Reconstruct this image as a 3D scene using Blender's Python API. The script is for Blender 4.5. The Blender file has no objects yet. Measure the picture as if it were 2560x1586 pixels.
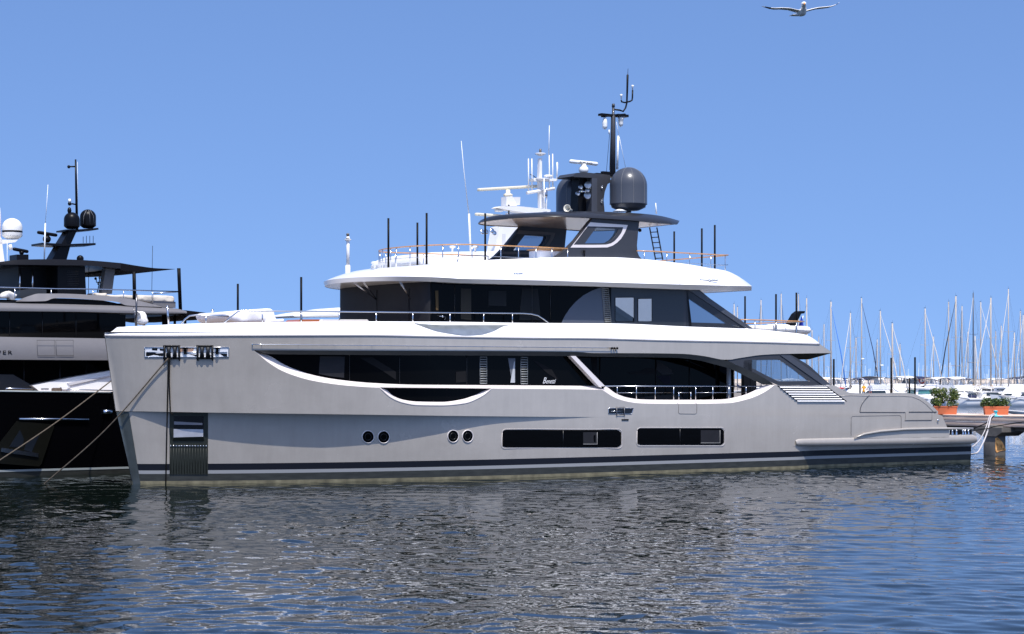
import bpy, bmesh, math, random
import numpy as np
from mathutils import Vector, Matrix
R = math.radians
scene = bpy.context.scene
COL = scene.collection

# ------------------------------------------------------------------ camera
F, HC, YH, CX = 4900.0, 3.55, 955.0, 1280.0     # focal length in photo pixels, eye height, horizon row, centre column
cam_d = bpy.data.cameras.new('camera'); cam = bpy.data.objects.new('camera', cam_d); COL.objects.link(cam)
cam.location = (0, 0, HC); cam.rotation_euler = (R(90), 0, 0)
cam_d.sensor_width = 36.0; cam_d.lens = 36.0 * F / 2560.0
cam_d.shift_y = (YH - 793.0) / 2560.0
cam_d.clip_start = 0.5; cam_d.clip_end = 20000.0
scene.camera = cam

# ------------------------------------------------------------------ light
SUN_EL, SUN_AZ = 63.0, 14.0          # elevation; degrees to the right of the direction from the scene back to the camera
e, a = R(SUN_EL), R(SUN_AZ)
to_sun = Vector((math.sin(a) * math.cos(e), -math.cos(a) * math.cos(e), math.sin(e)))
sl = bpy.data.lights.new('sun', 'SUN'); sl.energy = 4.6; sl.angle = R(0.53); sl.color = (1.0, 0.955, 0.89)
so = bpy.data.objects.new('sun', sl); COL.objects.link(so)
so.rotation_euler = to_sun.to_track_quat('Z', 'Y').to_euler(); so.location = (0, -20, 60)
world = bpy.data.worlds.new('World'); scene.world = world; world.use_nodes = True
nt = world.node_tree; bg = nt.nodes['Background']
sky = nt.nodes.new('ShaderNodeTexSky'); sky.sky_type = 'NISHITA'; sky.sun_disc = False
sky.sun_elevation = e; sky.sun_rotation = math.pi - a
sky.altitude = 0; sky.air_density = 1.0; sky.dust_density = 1.5; sky.ozone_density = 4.0
tint = nt.nodes.new('ShaderNodeMixRGB'); tint.blend_type = 'MULTIPLY'; tint.inputs[0].default_value = 1
tint.inputs[2].default_value = (0.85, 0.95, 1.15, 1)
wtc = nt.nodes.new('ShaderNodeTexCoord'); wm = nt.nodes.new('ShaderNodeMapping'); wm.inputs['Location'].default_value = (0, 0, 0.20)
nrm = nt.nodes.new('ShaderNodeVectorMath'); nrm.operation = 'NORMALIZE'
nt.links.new(wtc.outputs['Generated'], wm.inputs[0]); nt.links.new(wm.outputs[0], nrm.inputs[0]); nt.links.new(nrm.outputs[0], sky.inputs['Vector'])
nt.links.new(sky.outputs[0], tint.inputs[1]); nt.links.new(tint.outputs[0], bg.inputs[0])
bg.inputs[1].default_value = 0.145
scene.view_settings.view_transform = 'Standard'; scene.view_settings.look = 'None'
scene.view_settings.gamma = 1.0; scene.view_settings.exposure = 0.25
scene.cycles.max_bounces = 8; scene.cycles.transparent_max_bounces = 24
scene.cycles.caustics_reflective = True; scene.cycles.blur_glossy = 0.25; scene.cycles.caustics_refractive = False

# ------------------------------------------------------------------ materials
MATS = {}
def mat(name, color, rough=0.5, metal=0.0, var=0.0, vscale=3.0, bump=0.0, bscale=40.0, coat=0.0, spec=0.5, stretch=(1, 1, 1), rvar=0.0):
    if name in MATS: return MATS[name]
    m = bpy.data.materials.new(name); m.use_nodes = True; MATS[name] = m
    n = m.node_tree; p = n.nodes['Principled BSDF']
    p.inputs['Base Color'].default_value = (*color, 1); p.inputs['Roughness'].default_value = rough
    p.inputs['Metallic'].default_value = metal; p.inputs['Coat Weight'].default_value = coat
    p.inputs['Coat Roughness'].default_value = 0.06; p.inputs['Specular IOR Level'].default_value = spec
    tc = n.nodes.new('ShaderNodeTexCoord'); mp = n.nodes.new('ShaderNodeMapping'); mp.inputs['Scale'].default_value = stretch
    n.links.new(tc.outputs['Object'], mp.inputs[0])
    if var > 0 or rvar > 0:
        t = n.nodes.new('ShaderNodeTexNoise'); t.inputs['Scale'].default_value = vscale; t.inputs['Detail'].default_value = 6
        n.links.new(mp.outputs[0], t.inputs['Vector'])
        if var > 0:
            r = n.nodes.new('ShaderNodeMapRange'); r.inputs[1].default_value = 0.25; r.inputs[2].default_value = 0.75
            r.inputs[3].default_value = 1 - var; r.inputs[4].default_value = 1 + var
            n.links.new(t.outputs['Fac'], r.inputs[0])
            x = n.nodes.new('ShaderNodeVectorMath'); x.operation = 'SCALE'; x.inputs[0].default_value = color
            n.links.new(r.outputs[0], x.inputs['Scale']); n.links.new(x.outputs[0], p.inputs['Base Color'])
        if rvar > 0:
            r2 = n.nodes.new('ShaderNodeMapRange'); r2.inputs[3].default_value = max(0, rough - rvar); r2.inputs[4].default_value = rough + rvar
            n.links.new(t.outputs['Fac'], r2.inputs[0]); n.links.new(r2.outputs[0], p.inputs['Roughness'])
    if bump > 0:
        t2 = n.nodes.new('ShaderNodeTexNoise'); t2.inputs['Scale'].default_value = bscale; t2.inputs['Detail'].default_value = 4
        n.links.new(mp.outputs[0], t2.inputs['Vector'])
        b = n.nodes.new('ShaderNodeBump'); b.inputs['Strength'].default_value = bump; b.inputs['Distance'].default_value = 0.02
        n.links.new(t2.outputs['Fac'], b.inputs['Height']); n.links.new(b.outputs[0], p.inputs['Normal'])
    return m
def glass_mat(name, tint_c, mixf=0.12):
    if name in MATS: return MATS[name]
    m = bpy.data.materials.new(name); m.use_nodes = True; MATS[name] = m
    n = m.node_tree; out = n.nodes['Material Output']; n.nodes.remove(n.nodes['Principled BSDF'])
    tr = n.nodes.new('ShaderNodeBsdfTransparent'); tr.inputs[0].default_value = (*tint_c, 1)
    gl = n.nodes.new('ShaderNodeBsdfGlossy'); gl.inputs['Roughness'].default_value = 0.02
    lw = n.nodes.new('ShaderNodeFresnel'); lw.inputs[0].default_value = 1.45
    mx = n.nodes.new('ShaderNodeMixShader'); n.links.new(lw.outputs[0], mx.inputs[0])
    n.links.new(tr.outputs[0], mx.inputs[1]); n.links.new(gl.outputs[0], mx.inputs[2]); n.links.new(mx.outputs[0], out.inputs[0])
    return m
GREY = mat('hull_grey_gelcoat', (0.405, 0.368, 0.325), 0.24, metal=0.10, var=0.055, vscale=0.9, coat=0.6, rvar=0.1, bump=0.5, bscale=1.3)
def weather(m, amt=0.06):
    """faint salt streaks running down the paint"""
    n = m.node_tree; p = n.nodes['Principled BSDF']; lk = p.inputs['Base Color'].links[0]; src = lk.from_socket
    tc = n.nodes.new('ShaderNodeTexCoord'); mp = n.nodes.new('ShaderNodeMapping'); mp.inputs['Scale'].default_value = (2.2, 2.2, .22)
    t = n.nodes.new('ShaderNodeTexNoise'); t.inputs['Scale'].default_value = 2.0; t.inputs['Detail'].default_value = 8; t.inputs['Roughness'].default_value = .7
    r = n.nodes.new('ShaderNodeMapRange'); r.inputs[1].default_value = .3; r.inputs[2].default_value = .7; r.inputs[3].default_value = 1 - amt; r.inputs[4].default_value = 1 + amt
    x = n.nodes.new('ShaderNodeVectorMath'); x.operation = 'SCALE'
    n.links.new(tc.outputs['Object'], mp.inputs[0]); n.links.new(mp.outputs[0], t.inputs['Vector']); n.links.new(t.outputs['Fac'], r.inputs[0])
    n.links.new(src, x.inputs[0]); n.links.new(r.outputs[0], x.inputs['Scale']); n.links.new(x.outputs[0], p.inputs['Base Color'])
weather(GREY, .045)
WHITE = mat('white_gelcoat', (0.86, 0.85, 0.85), 0.3, var=0.01, coat=0.4)
LIP = mat('pale_lip_paint', (0.70, 0.64, 0.62), 0.35, coat=0.2)
STRIPE = mat('waterline_stripe_grey', (0.30, 0.30, 0.30), 0.4)
CHAR = mat('charcoal_paint', (0.040, 0.042, 0.050), 0.42, var=0.06, coat=0.1, spec=.3)
SOFFIT = mat('charcoal_soffit', (0.06, 0.062, 0.06), 0.4, var=0.15, vscale=1.2)
BLACK = mat('black_paint', (0.005, 0.005, 0.006), 0.4, spec=.15)
GLASSB = mat('black_glass', (0.002, 0.002, 0.0022), 0.04, spec=0.07, bump=0.015, bscale=0.6)
NAVY = mat('boot_stripe_navy', (0.009, 0.010, 0.015), 0.35, spec=.3)
ANTI = mat('antifouling_dark', (0.03, 0.032, 0.028), 0.6, var=0.35, vscale=2.5, stretch=(1, 1, 4))
SCUM = mat('waterline_growth', (0.17, 0.15, 0.09), 0.8, var=0.5, vscale=3)
STEEL = mat('polished_steel', (0.62, 0.63, 0.65), 0.16, metal=1.0)
BRUSH = mat('brushed_stem_steel', (0.12, 0.135, 0.13), 0.25, metal=.6, bump=0.6, bscale=1.2, var=.15)
TEAK = mat('varnished_teak', (0.52, 0.26, 0.09), 0.3, var=0.2, vscale=4, coat=0.5)
BEIGE = mat('beige_headliner', (0.42, 0.31, 0.23), 0.35, coat=0.3)
CANVAS = mat('white_canvas', (0.75, 0.72, 0.68), 0.85, var=0.05, bump=0.4, bscale=5)
BLIND = mat('dark_window_blind', (0.020, 0.020, 0.023), 0.6, var=0.1, spec=.15)
RUB = mat('black_rubber', (0.012, 0.012, 0.013), 0.5)
CARBON = mat('carbon_pole', (0.004, 0.004, 0.005), 0.5, spec=.1)
DECK = mat('teak_deck', (0.24, 0.18, 0.13), 0.7, var=0.15, vscale=6)
TINTG = glass_mat('tinted_glass', (0.28, 0.33, 0.40))
CLEARG = glass_mat('clear_glass', (0.75, 0.8, 0.82))

# ------------------------------------------------------------------ mesh helpers
def obj(name, me, mats=None, parent=None, smooth=False, label=None):
    if isinstance(me, MB):
        if parent is not None and me.v and min(abs(v[1]) for v in me.v) > 0.25 and min(v[1] for v in me.v) < 0 < max(v[1] for v in me.v) and name not in ('louvre_slat',) \
           and all(len({me.v[i][1] > 0 for i in f}) == 1 for f in me.f):
            for sg in (True, False):        # port and starboard pieces become parts of their own
                q = MB()
                for f, mi, sm in zip(me.f, me.mi, me.sm):
                    if (me.v[f[0]][1] > 0) == sg: q.add([me.v[i] for i in f], [tuple(range(len(f)))], mi, sm)
                bm = bmesh.new(); m_ = q.mesh(name, smooth); bm.from_mesh(m_); bmesh.ops.remove_doubles(bm, verts=bm.verts, dist=1e-5); bm.to_mesh(m_); bm.free()
                o = obj(name, m_, mats, parent, False, label)
            return o
        me = me.mesh(name, smooth)
    o = bpy.data.objects.new(name, me); COL.objects.link(o)
    if mats is not None:
        for m in (mats if isinstance(mats, (list, tuple)) else [mats]): me.materials.append(m)
    if parent is not None: o.parent = parent
    if label: o['label'] = label
    return o
def tag(o, label=None, cat=None, group=None, kind=None):
    if label: o['label'] = label
    if cat: o['category'] = cat
    if group: o['group'] = group
    if kind: o['kind'] = kind
    return o
def empty(name, loc=(0, 0, 0), rz=0.0, label=None, cat=None, group=None):
    o = bpy.data.objects.new(name, None); COL.objects.link(o); o.location = loc; o.rotation_euler = (0, 0, rz)
    o.empty_display_size = 0.3
    return tag(o, label, cat, group)

class MB:
    def __init__(s): s.v = []; s.f = []; s.mi = []; s.sm = []
    def add(s, vs, fs, mi=0, smooth=None):
        b = len(s.v); s.v += [tuple(v) for v in vs]
        for f in fs: s.f.append(tuple(b + i for i in f)); s.mi.append(mi); s.sm.append(smooth)
        return s
    def mesh(s, name, smooth=False):
        me = bpy.data.meshes.new(name); me.from_pydata(s.v, [], s.f); me.update()
        me.polygons.foreach_set('material_index', s.mi)
        me.polygons.foreach_set('use_smooth', [smooth if x is None else x for x in s.sm])
        return me
    def grid(s, G, mi=0, smooth=True, closeu=False):      # G: list of rows of points
        n, m = len(G), len(G[0]); vs = [p for r in G for p in r]; fs = []
        for i in range(n - 1):
            for j in range(m if closeu else m - 1):
                k = (j + 1) % m
                fs.append((i*m + j, i*m + k, (i+1)*m + k, (i+1)*m + j))
        return s.add(vs, fs, mi, smooth)
    def box(s, c, d, rot=None, bev=0.0, mi=0):
        hx, hy, hz = d[0]/2, d[1]/2, d[2]/2; c = Vector(c); M = rot or Matrix.Identity(3)
        if bev <= 0:
            P = [c + M @ Vector((x*hx, y*hy, z*hz)) for x in (-1, 1) for y in (-1, 1) for z in (-1, 1)]
            return s.add(P, [(0,1,3,2), (4,6,7,5), (0,4,5,1), (2,3,7,6), (0,2,6,4), (1,5,7,3)], mi, False)
        b = min(bev, hx*.98, hy*.98, hz*.98); rows = []
        for z, k in ((-hz, b), (-hz+b*.3, b*.3), (-hz+b, 0), (hz-b, 0), (hz-b*.3, b*.3), (hz, b)):
            X, Y = hx-k, hy-k; q = []
            for sx, sy in ((1, 1), (-1, 1), (-1, -1), (1, -1)):
                a0 = {(1,1):0, (-1,1):90, (-1,-1):180, (1,-1):270}[(sx, sy)]
                for t in (0, 45, 90):
                    an = R(a0 + t); r = min(b, X, Y)
                    q.append(c + M @ Vector((sx*(X-r) + r*math.cos(an), sy*(Y-r) + r*math.sin(an), z)))
            rows.append(q)
        n = len(rows[0]); base = len(s.v); s.grid(rows, mi, True, True)
        s.f.append(tuple(base + i for i in range(n))[::-1]); s.mi.append(mi); s.sm.append(False)
        s.f.append(tuple(base + 5*n + i for i in range(n))); s.mi.append(mi); s.sm.append(False)
        return s
    def tube(s, pts, r, n=8, mi=0, cap=True):
        pts = [Vector(p) for p in pts]; rs = r if isinstance(r, (list, tuple)) else [r]*len(pts)
        rows = []; up = None
        for i, p in enumerate(pts):
            d = (pts[min(i+1, len(pts)-1)] - pts[max(i-1, 0)]).normalized()
            if up is None: up = Vector((0, 0, 1)) if abs(d.z) < 0.9 else Vector((1, 0, 0))
            x = d.cross(up)
            if x.length < 1e-4: x = d.cross(Vector((0, 1, 0)))
            x.normalize(); y = x.cross(d).normalized(); up = y
            rows.append([p + x*rs[i]*math.cos(2*math.pi*k/n) + y*rs[i]*math.sin(2*math.pi*k/n) for k in range(n)])
        base = len(s.v); s.grid(rows, mi, True, True)
        if cap:
            L = len(rows) - 1
            s.f.append(tuple(base + k for k in range(n))[::-1]); s.mi.append(mi); s.sm.append(False)
            s.f.append(tuple(base + L*n + k for k in range(n))); s.mi.append(mi); s.sm.append(False)
        return s
    def lathe(s, prof, c=(0, 0, 0), n=24, M=None, mi=0):     # prof: (r, z)
        c = Vector(c); M = M or Matrix.Identity(3); rows = []
        for r, z in prof: rows.append([c + M @ Vector((r*math.cos(2*math.pi*k/n), r*math.sin(2*math.pi*k/n), z)) for k in range(n)])
        return s.grid(rows, mi, True, True)
    def prism(s, poly, off, mi=0):          # poly: 3D points of an outline; off: thickness vector
        off = Vector(off); P = [Vector(p) for p in poly]; n = len(P)
        vs = P + [p + off for p in P]
        fs = [tuple(range(n)), tuple(range(2*n-1, n-1, -1))] + [(i, i+n, (i+1) % n + n, (i+1) % n) for i in range(n)]
        return s.add(vs, fs, mi, False)
    def ball(s, c, r, n=12, mi=0, sc=(1, 1, 1)):
        c = Vector(c); rows = []
        for i in range(n//2 + 1):
            th = math.pi * i / (n//2); 
            rows.append([c + Vector((sc[0]*r*math.sin(th)*math.cos(2*math.pi*k/n), sc[1]*r*math.sin(th)*math.sin(2*math.pi*k/n), sc[2]*r*math.cos(th))) for k in range(n)])
        return s.grid(rows, mi, True, True)

# ------------------------------------------------------------------ a boat's own frame: u aft, w to port (towards the camera side), z up
TH = math.atan(F / 7120.0)
DU = Vector((math.cos(TH), math.sin(TH), 0)); DN = Vector((-math.sin(TH), math.cos(TH), 0))
class Frame:
    def __init__(s, origin):
        s.o = Vector((origin[0], origin[1], 0)); d = Vector((0, 0, HC)) - s.o
        s.ox, s.oy, s.oz = d.dot(DU), d.dot(DN), HC
    def ray(s, px, py):
        d = Vector(((px - CX)/F, 1.0, (YH - py)/F)); return d.dot(DU), d.dot(DN), d.z
    def M(s, px, py, w):
        """local point seen at a photo pixel, on the lengthwise plane w (or on the surface w(u, z))"""
        dx, dy, dz = s.ray(px, py)
        if callable(w):
            ww = 4.0
            for _ in range(60):
                t = (-ww - s.oy)/dy; nw = w(s.ox + t*dx, s.oz + t*dz)
                if abs(nw - ww) < 1e-5: break
                ww += (nw - ww)*0.6
        else: ww = w
        t = (-ww - s.oy)/dy
        return Vector((s.ox + t*dx, -ww, s.oz + t*dz))
    def U(s, px, py, u):
        dx, dy, dz = s.ray(px, py); t = (u - s.ox)/dx
        return Vector((u, s.oy + t*dy, s.oz + t*dz))
    def Z(s, px, py, z):
        dx, dy, dz = s.ray(px, py); t = (z - s.oz)/dz
        return Vector((s.ox + t*dx, s.oy + t*dy, z))
    def P(s, p):
        q = s.o + DU*p[0] + DN*p[1]; return (CX + F*q.x/q.y, YH - F*(p[2] - HC)/q.y)
    def W(s, p): q = s.o + DU*p[0] + DN*p[1]; return Vector((q.x, q.y, p[2]))
def smooth_interp(x, xs, ys):
    xs = np.asarray(xs, float); ys = np.asarray(ys, float); n = len(xs)
    if n < 3: return np.interp(x, xs, ys)
    h = np.diff(xs); d = np.diff(ys)/h; m = np.zeros(n); m[0], m[-1] = d[0], d[-1]
    for i in range(1, n-1):
        if d[i-1]*d[i] > 0:
            w1, w2 = 2*h[i]+h[i-1], h[i]+2*h[i-1]; m[i] = (w1+w2)/(w1/d[i-1] + w2/d[i])
    i = np.clip(np.searchsorted(xs, x) - 1, 0, n-2); t = (x - xs[i])/h[i]
    t = np.clip(t, 0, 1)
    return (2*t**3-3*t**2+1)*ys[i] + (t**3-2*t**2+t)*h[i]*m[i] + (-2*t**3+3*t**2)*ys[i+1] + (t**3-t**2)*h[i]*m[i+1]
def resample(curve, n, lin=False):
    c = np.array([(p[0], p[1], p[2] if len(p) > 2 else 0.0) for p in curve], float)
    x = np.linspace(c[0, 0], c[-1, 0], n)
    if lin: return np.stack([x, np.interp(x, c[:, 0], c[:, 1]), np.interp(x, c[:, 0], c[:, 2])], 1)
    return np.stack([x, smooth_interp(x, c[:, 0], c[:, 1]), smooth_interp(x, c[:, 0], c[:, 2])], 1)
def strip(mb, fr, A, B, n=30, rows=1, surf=None, offA=0.0, offB=0.0, mirror=True, mi=0, lin=False, smooth=True):
    """sheet between two traced edges; each edge is (px, py) on surf + offset, or (px, py, w)"""
    a, b = resample(A, n, lin), resample(B, n, lin); G = []
    for r in range(rows + 1):
        t = r/rows; row = []
        for i in range(n):
            x, y, w = a[i]*(1-t) + b[i]*t
            o = offA*(1-t) + offB*t
            row.append(fr.M(x, y, (lambda u, z, o=o: surf(u, z) + o) if surf else w))
        G.append(row)
    mb.grid(G, mi, smooth)
    if mirror: mb.grid([[Vector((p.x, -p.y, p.z)) for p in r] for r in G], mi, smooth)
    return G
def span(mb, pts, mi=0, smooth=False):
    """sheet from a port-side line across to its mirror on the starboard side"""
    mb.grid([[Vector(p) for p in pts], [Vector((p[0], -p[1], p[2])) for p in pts]], mi, smooth)
def mir(p): return Vector((p[0], -p[1], p[2]))

def front_arc(fr, E, pxmin, ymin, n=24):
    """rounded nose in plan: from the centreline round to the side point E, its outline in the photo ending at pxmin"""
    def pts(uN, zN): return [Vector((E.x - (E.x - uN)*math.cos(f), E.y*math.sin(f), zN + (E.z - zN)*(1 - math.cos(f)))) for f in np.linspace(0, math.pi/2, n)]
    zN = E.z; uN = E.x - 3
    for _ in range(6):
        lo, hi = E.x - 12, E.x
        for _ in range(40):
            uN = (lo + hi)/2; m = min(fr.P((p.x, s*p.y, p.z))[0] for p in pts(uN, zN) for s in (-1, 1))
            if m < pxmin: lo = uN
            else: hi = uN
        c = min((fr.P((p.x, s*p.y, p.z)) for p in pts(uN, zN) for s in (-1, 1)), key=lambda q: q[0])
        zN += (c[1] - ymin)*70.0/F
    return pts(uN, zN)
# ------------------------------------------------------------------ water
def water_mat():
    m = bpy.data.materials.new('harbour_water'); m.use_nodes = True; n = m.node_tree; p = n.nodes['Principled BSDF']
    p.inputs['Base Color'].default_value = (0.004, 0.008, 0.006, 1); p.inputs['Roughness'].default_value = 0.012
    p.inputs['IOR'].default_value = 1.333; p.inputs['Specular IOR Level'].default_value = 0.5
    tc = n.nodes.new('ShaderNodeTexCoord'); mp = n.nodes.new('ShaderNodeMapping'); mp.inputs['Scale'].default_value = (1.0, 0.8, 1)
    n.links.new(tc.outputs['Object'], mp.inputs[0])
    t = n.nodes.new('ShaderNodeTexNoise'); t.inputs['Scale'].default_value = 3.2; t.inputs['Detail'].default_value = 4; t.inputs['Roughness'].default_value = 0.5
    n.links.new(mp.outputs[0], t.inputs['Vector'])
    b = n.nodes.new('ShaderNodeBump'); b.inputs['Strength'].default_value = 0.3; b.inputs['Distance'].default_value = 0.02
    n.links.new(t.outputs['Fac'], b.inputs['Height']); n.links.new(b.outputs[0], p.inputs['Normal'])
    return m
WATER = water_mat()
def wave_height(X, Y):
    rng = np.random.RandomState(7); H = np.zeros_like(X)
    patch = 0.5 + 0.5*np.sin(X*0.13 + 1.6*np.sin(Y*0.06 + 0.6) + 0.4) * np.sin(Y*0.09 + 0.8*np.sin(X*.07) + 1.0)
    right = np.clip((X - 6)/10, 0, 1)*np.clip((60 - Y)/20, 0, 1)
    rough = (0.55 + 0.75*patch)*(1 - .45*right)*(1 - .45*np.clip((Y - 48)/14, 0, 1)*np.clip((8 - X)/10, 0, 1))
    NW = 60
    for k in range(NW):
        lam = 0.34 * 2.0**rng.uniform(0, 2.9); an = rng.normal(1.5, 0.65)
        kx, ky = math.cos(an)*2*math.pi/lam, math.sin(an)*2*math.pi/lam
        ph = rng.uniform(0, 6.283); slope = 0.0215*rng.uniform(0.5, 1.3)*(1.1 if lam < .8 else (.8 if lam < 1.2 else .36))
        warp = 0.9*np.sin(X*0.37/lam**.5 + Y*0.23 + k) + 0.8*np.sin(Y*0.51 - X*0.19 + 2*k)
        env = 0.6 + 0.6*np.sin(X*.21*(1 + .1*(k % 7)) + Y*.17 + 1.7*k)
        H += slope*lam/(2*math.pi)*(rough if lam < 1.4 else 1.0)*env*np.sin(kx*X + ky*Y + ph + warp)*1.25
    return H
xs = np.concatenate([np.linspace(-6000, -60, 12), np.arange(-27, 31, 0.075), np.linspace(70, 6000, 12)])
ys = np.concatenate([np.linspace(-200, 8, 5), np.linspace(12, 22, 8), 22 + np.cumsum(np.geomspace(0.065, 0.34, 520)), ])
ys = np.concatenate([ys, np.geomspace(ys[-1]+2, 9000, 40)])
XX, YY = np.meshgrid(xs, ys); ZZ = wave_height(XX, YY)
ZZ *= np.clip((125 - YY)/40, 0, 1)*np.clip((YY-12)/10, 0, 1)*np.clip((28.5-np.abs(XX-2))/2, 0, 1)
nv = XX.size; me = bpy.data.meshes.new('water')
me.vertices.add(nv); me.vertices.foreach_set('co', np.stack([XX, YY, ZZ], -1).astype(np.float32).ravel())
r_, c_ = XX.shape; ii = (np.arange(r_-1)[:, None]*c_ + np.arange(c_-1)[None]).ravel()
quads = np.stack([ii, ii+1, ii+c_+1, ii+c_], 1).astype(np.int32); nf = len(quads)
me.loops.add(nf*4); me.loops.foreach_set('vertex_index', quads.ravel())
me.polygons.add(nf); me.polygons.foreach_set('loop_start', np.arange(nf, dtype=np.int32)*4); me.polygons.foreach_set('loop_total', np.full(nf, 4, dtype=np.int32))
me.polygons.foreach_set('use_smooth', np.ones(nf, dtype=bool)); me.update(); me.validate()
wo = obj('water', me, WATER); wo['kind'] = 'structure'
# ================================================================== the large grey motor yacht
FY = Frame((-950.0/F*(HC*F/255.0), HC*F/255.0))
BW = 4.2
US = FY.M(262, 838, 0.0); usx = US.x / US.z
def stem_u(z): return usx*z if z > 0 else 0.0
def hb_up(u, z):
    Le = 13.5 - 0.55*z; t = (u - stem_u(z))/Le
    if t <= 0: return 0.02
    if t >= 1: return BW
    return 0.02 + (BW-0.02)*(1-(1-t)**2.3)**0.80
L1 = [(262,838),(394,838.6),(600,837.5),(900,837),(1084,840),(1340,844),(1440,844.5),(1671,850),(1900,854.5),(2047,859)]
CAPT = [(262,836.5),(275,831),(290,824.5),(311,817.5),(335,816),(368,814.5),(454,810.5),(561,807.5),(700,805.5),(900,804),(1075,804.5),(1340,808),(1525,809),(1720,817),(1882,823.5),(1966,831),(2012,837),(2032,846),(2047,857)]
L2 = [(636,876),(780,876.5),(1100,877.5),(1440,880),(1480,883),(1600,883.5),(1704,885),(1759,890.5),(1803,899),(1817,900.5),(1836,897.6),(1869,892.5),(1902,888),(1950,885.5),(2082,883)]
BANDB = [(640,878),(672,885.5),(780,887),(1100,889),(1440,891),(1500,892.5),(1687,895),(1744,901),(1781,910),(1819,920.5),(1857,937.5),(1885,951.6),(1908,962)]
ARCHT = [(1759,890.5),(1808,900),(1849,916),(1895,936.5),(1936,962)]
SILLI = [(638,877.5),(676,891),(704,908.6),(740,924.6),(793,940.5),(847,949.8),(932,958),(1032,962),(1240,963.5),(1440,965),(1497,966)]
SILLO = [(636,877),(668.6,905),(704,927),(740,941),(776,951),(829,960),(871,964.8),(950,969.5),(1083,970.5),(1227,972),(1440,973.7),(1507,975)]
ASI = [(1515,965.4),(1541.7,985),(1571.5,995),(1604.6,999),(1670,1000),(1737,1000),(1803,999),(1852.6,990),(1885.6,977),(1909,962)]
ASO = [(1505,974.5),(1538,995),(1571.5,1005),(1604.6,1009),(1670,1010),(1737,1010),(1819.5,1008.4),(1869,998.5),(1909,982),(1936,963.5)]
KN = [(290,1028),(600,1033),(900,1037),(1204,1041),(1485,1043),(2100,1037),(2345,1035)]
SWT = [(952,970),(1083,971),(1226,972.5)]
SWG = [(957,971),(966,975),(983,990),(1009,1000),(1043.5,1004.5),(1104,1005.4),(1155,998.8),(1190,987),(1215.6,975),(1220,973)]
SWO = [(951,970),(975,991.6),(1003,1004.5),(1043.5,1011.7),(1104,1012.6),(1161,1007.4),(1204,990),(1227,972.5)]
T = [(1936,963.5),(2062,964.5),(2081,963.5),(2102.6,972.5),(2113,978),(2126,982),(2150,983.4),(2172,983.6),(2252,983),(2283.7,985),(2305,993.7),(2320,1005.5),(2333,1017.5),(2345,1029)]
def at(curve, x): return float(resample_at(curve, x))
def resample_at(curve, x):
    c = np.array([(p[0], p[1]) for p in curve], float); return smooth_interp(np.array(float(x)), c[:, 0], c[:, 1])
def cut(curve, x0, x1, n=24): return [(x, at(curve, x)) for x in np.linspace(x0, x1, n)]
yacht = empty('motor_yacht', FY.o, TH, 'large grey and white motor yacht with charcoal hardtop, moored broadside across the picture', 'yacht')
Y = yacht

# knuckle line in 3D and the stepped-in lower side
kn3 = [FY.M(x, at(KN, x), hb_up) for x in np.linspace(290, 2345, 60)]
kux, kz = [p.x for p in kn3], [p.z for p in kn3]
def zk(u): return float(np.interp(u, kux, kz))
DX = [288, 420, 600, 850, 1000, 1100, 1250, 1400, 1485, 2400]; DV = [.05, .13, .22, .29, .27, .22, .12, .04, 0.0, 0.0]
du_ = [FY.M(x, 1038, 4.1).x for x in DX]
def delta(u): return float(np.interp(u, du_, DV))
U_SP = FY.M(1995, 1118, 4.0).x
def hb_lo(u, z):
    zz = max(z, 0.0); k = zk(u); f = max(0.0, (k - zz)/max(k, .1))
    Le = 13.5 + 1.0*f; t = (u - stem_u(z))/Le
    base = BW if t >= 1 else (0.02 if t <= 0 else 0.02 + (BW-.02)*(1-(1-t)**2.3)**(0.80+0.04*f))
    b = base - 0.13*f**1.7*min(1, max(t, 0)*1.5) - delta(u)*min(1, max(0, t*8))
    if u > U_SP and z < 0.90: b -= 0.36*min(1.0, (u - U_SP)/1.0)
    return max(b, 0.02)

hull = MB()
strip(hull, FY, [(262,838)] + cut(L1, 300, 636, 12), [(290,1028)] + cut(KN, 315, 636, 12), 60, 12, hb_up)
strip(hull, FY, cut(L1, 636, 2047, 80), cut(L2, 636, 2082, 80), 150, 3, hb_up)
strip(hull, FY, cut(SILLO, 636, 952, 40), cut(KN, 636, 952), 60, 5, hb_up)
strip(hull, FY, cut(SWO, 952, 1226, 40), cut(KN, 952, 1226), 50, 4, hb_up)
strip(hull, FY, cut(SILLO, 1226, 1506, 20), cut(KN, 1226, 1506), 24, 4, hb_up)
strip(hull, FY, cut(ASO, 1506, 1936, 50), cut(KN, 1506, 1936), 80, 4, hb_up)
strip(hull, FY, cut(T, 1936, 2345, 60), cut(KN, 1936, 2345), 80, 4, hb_up)
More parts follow.
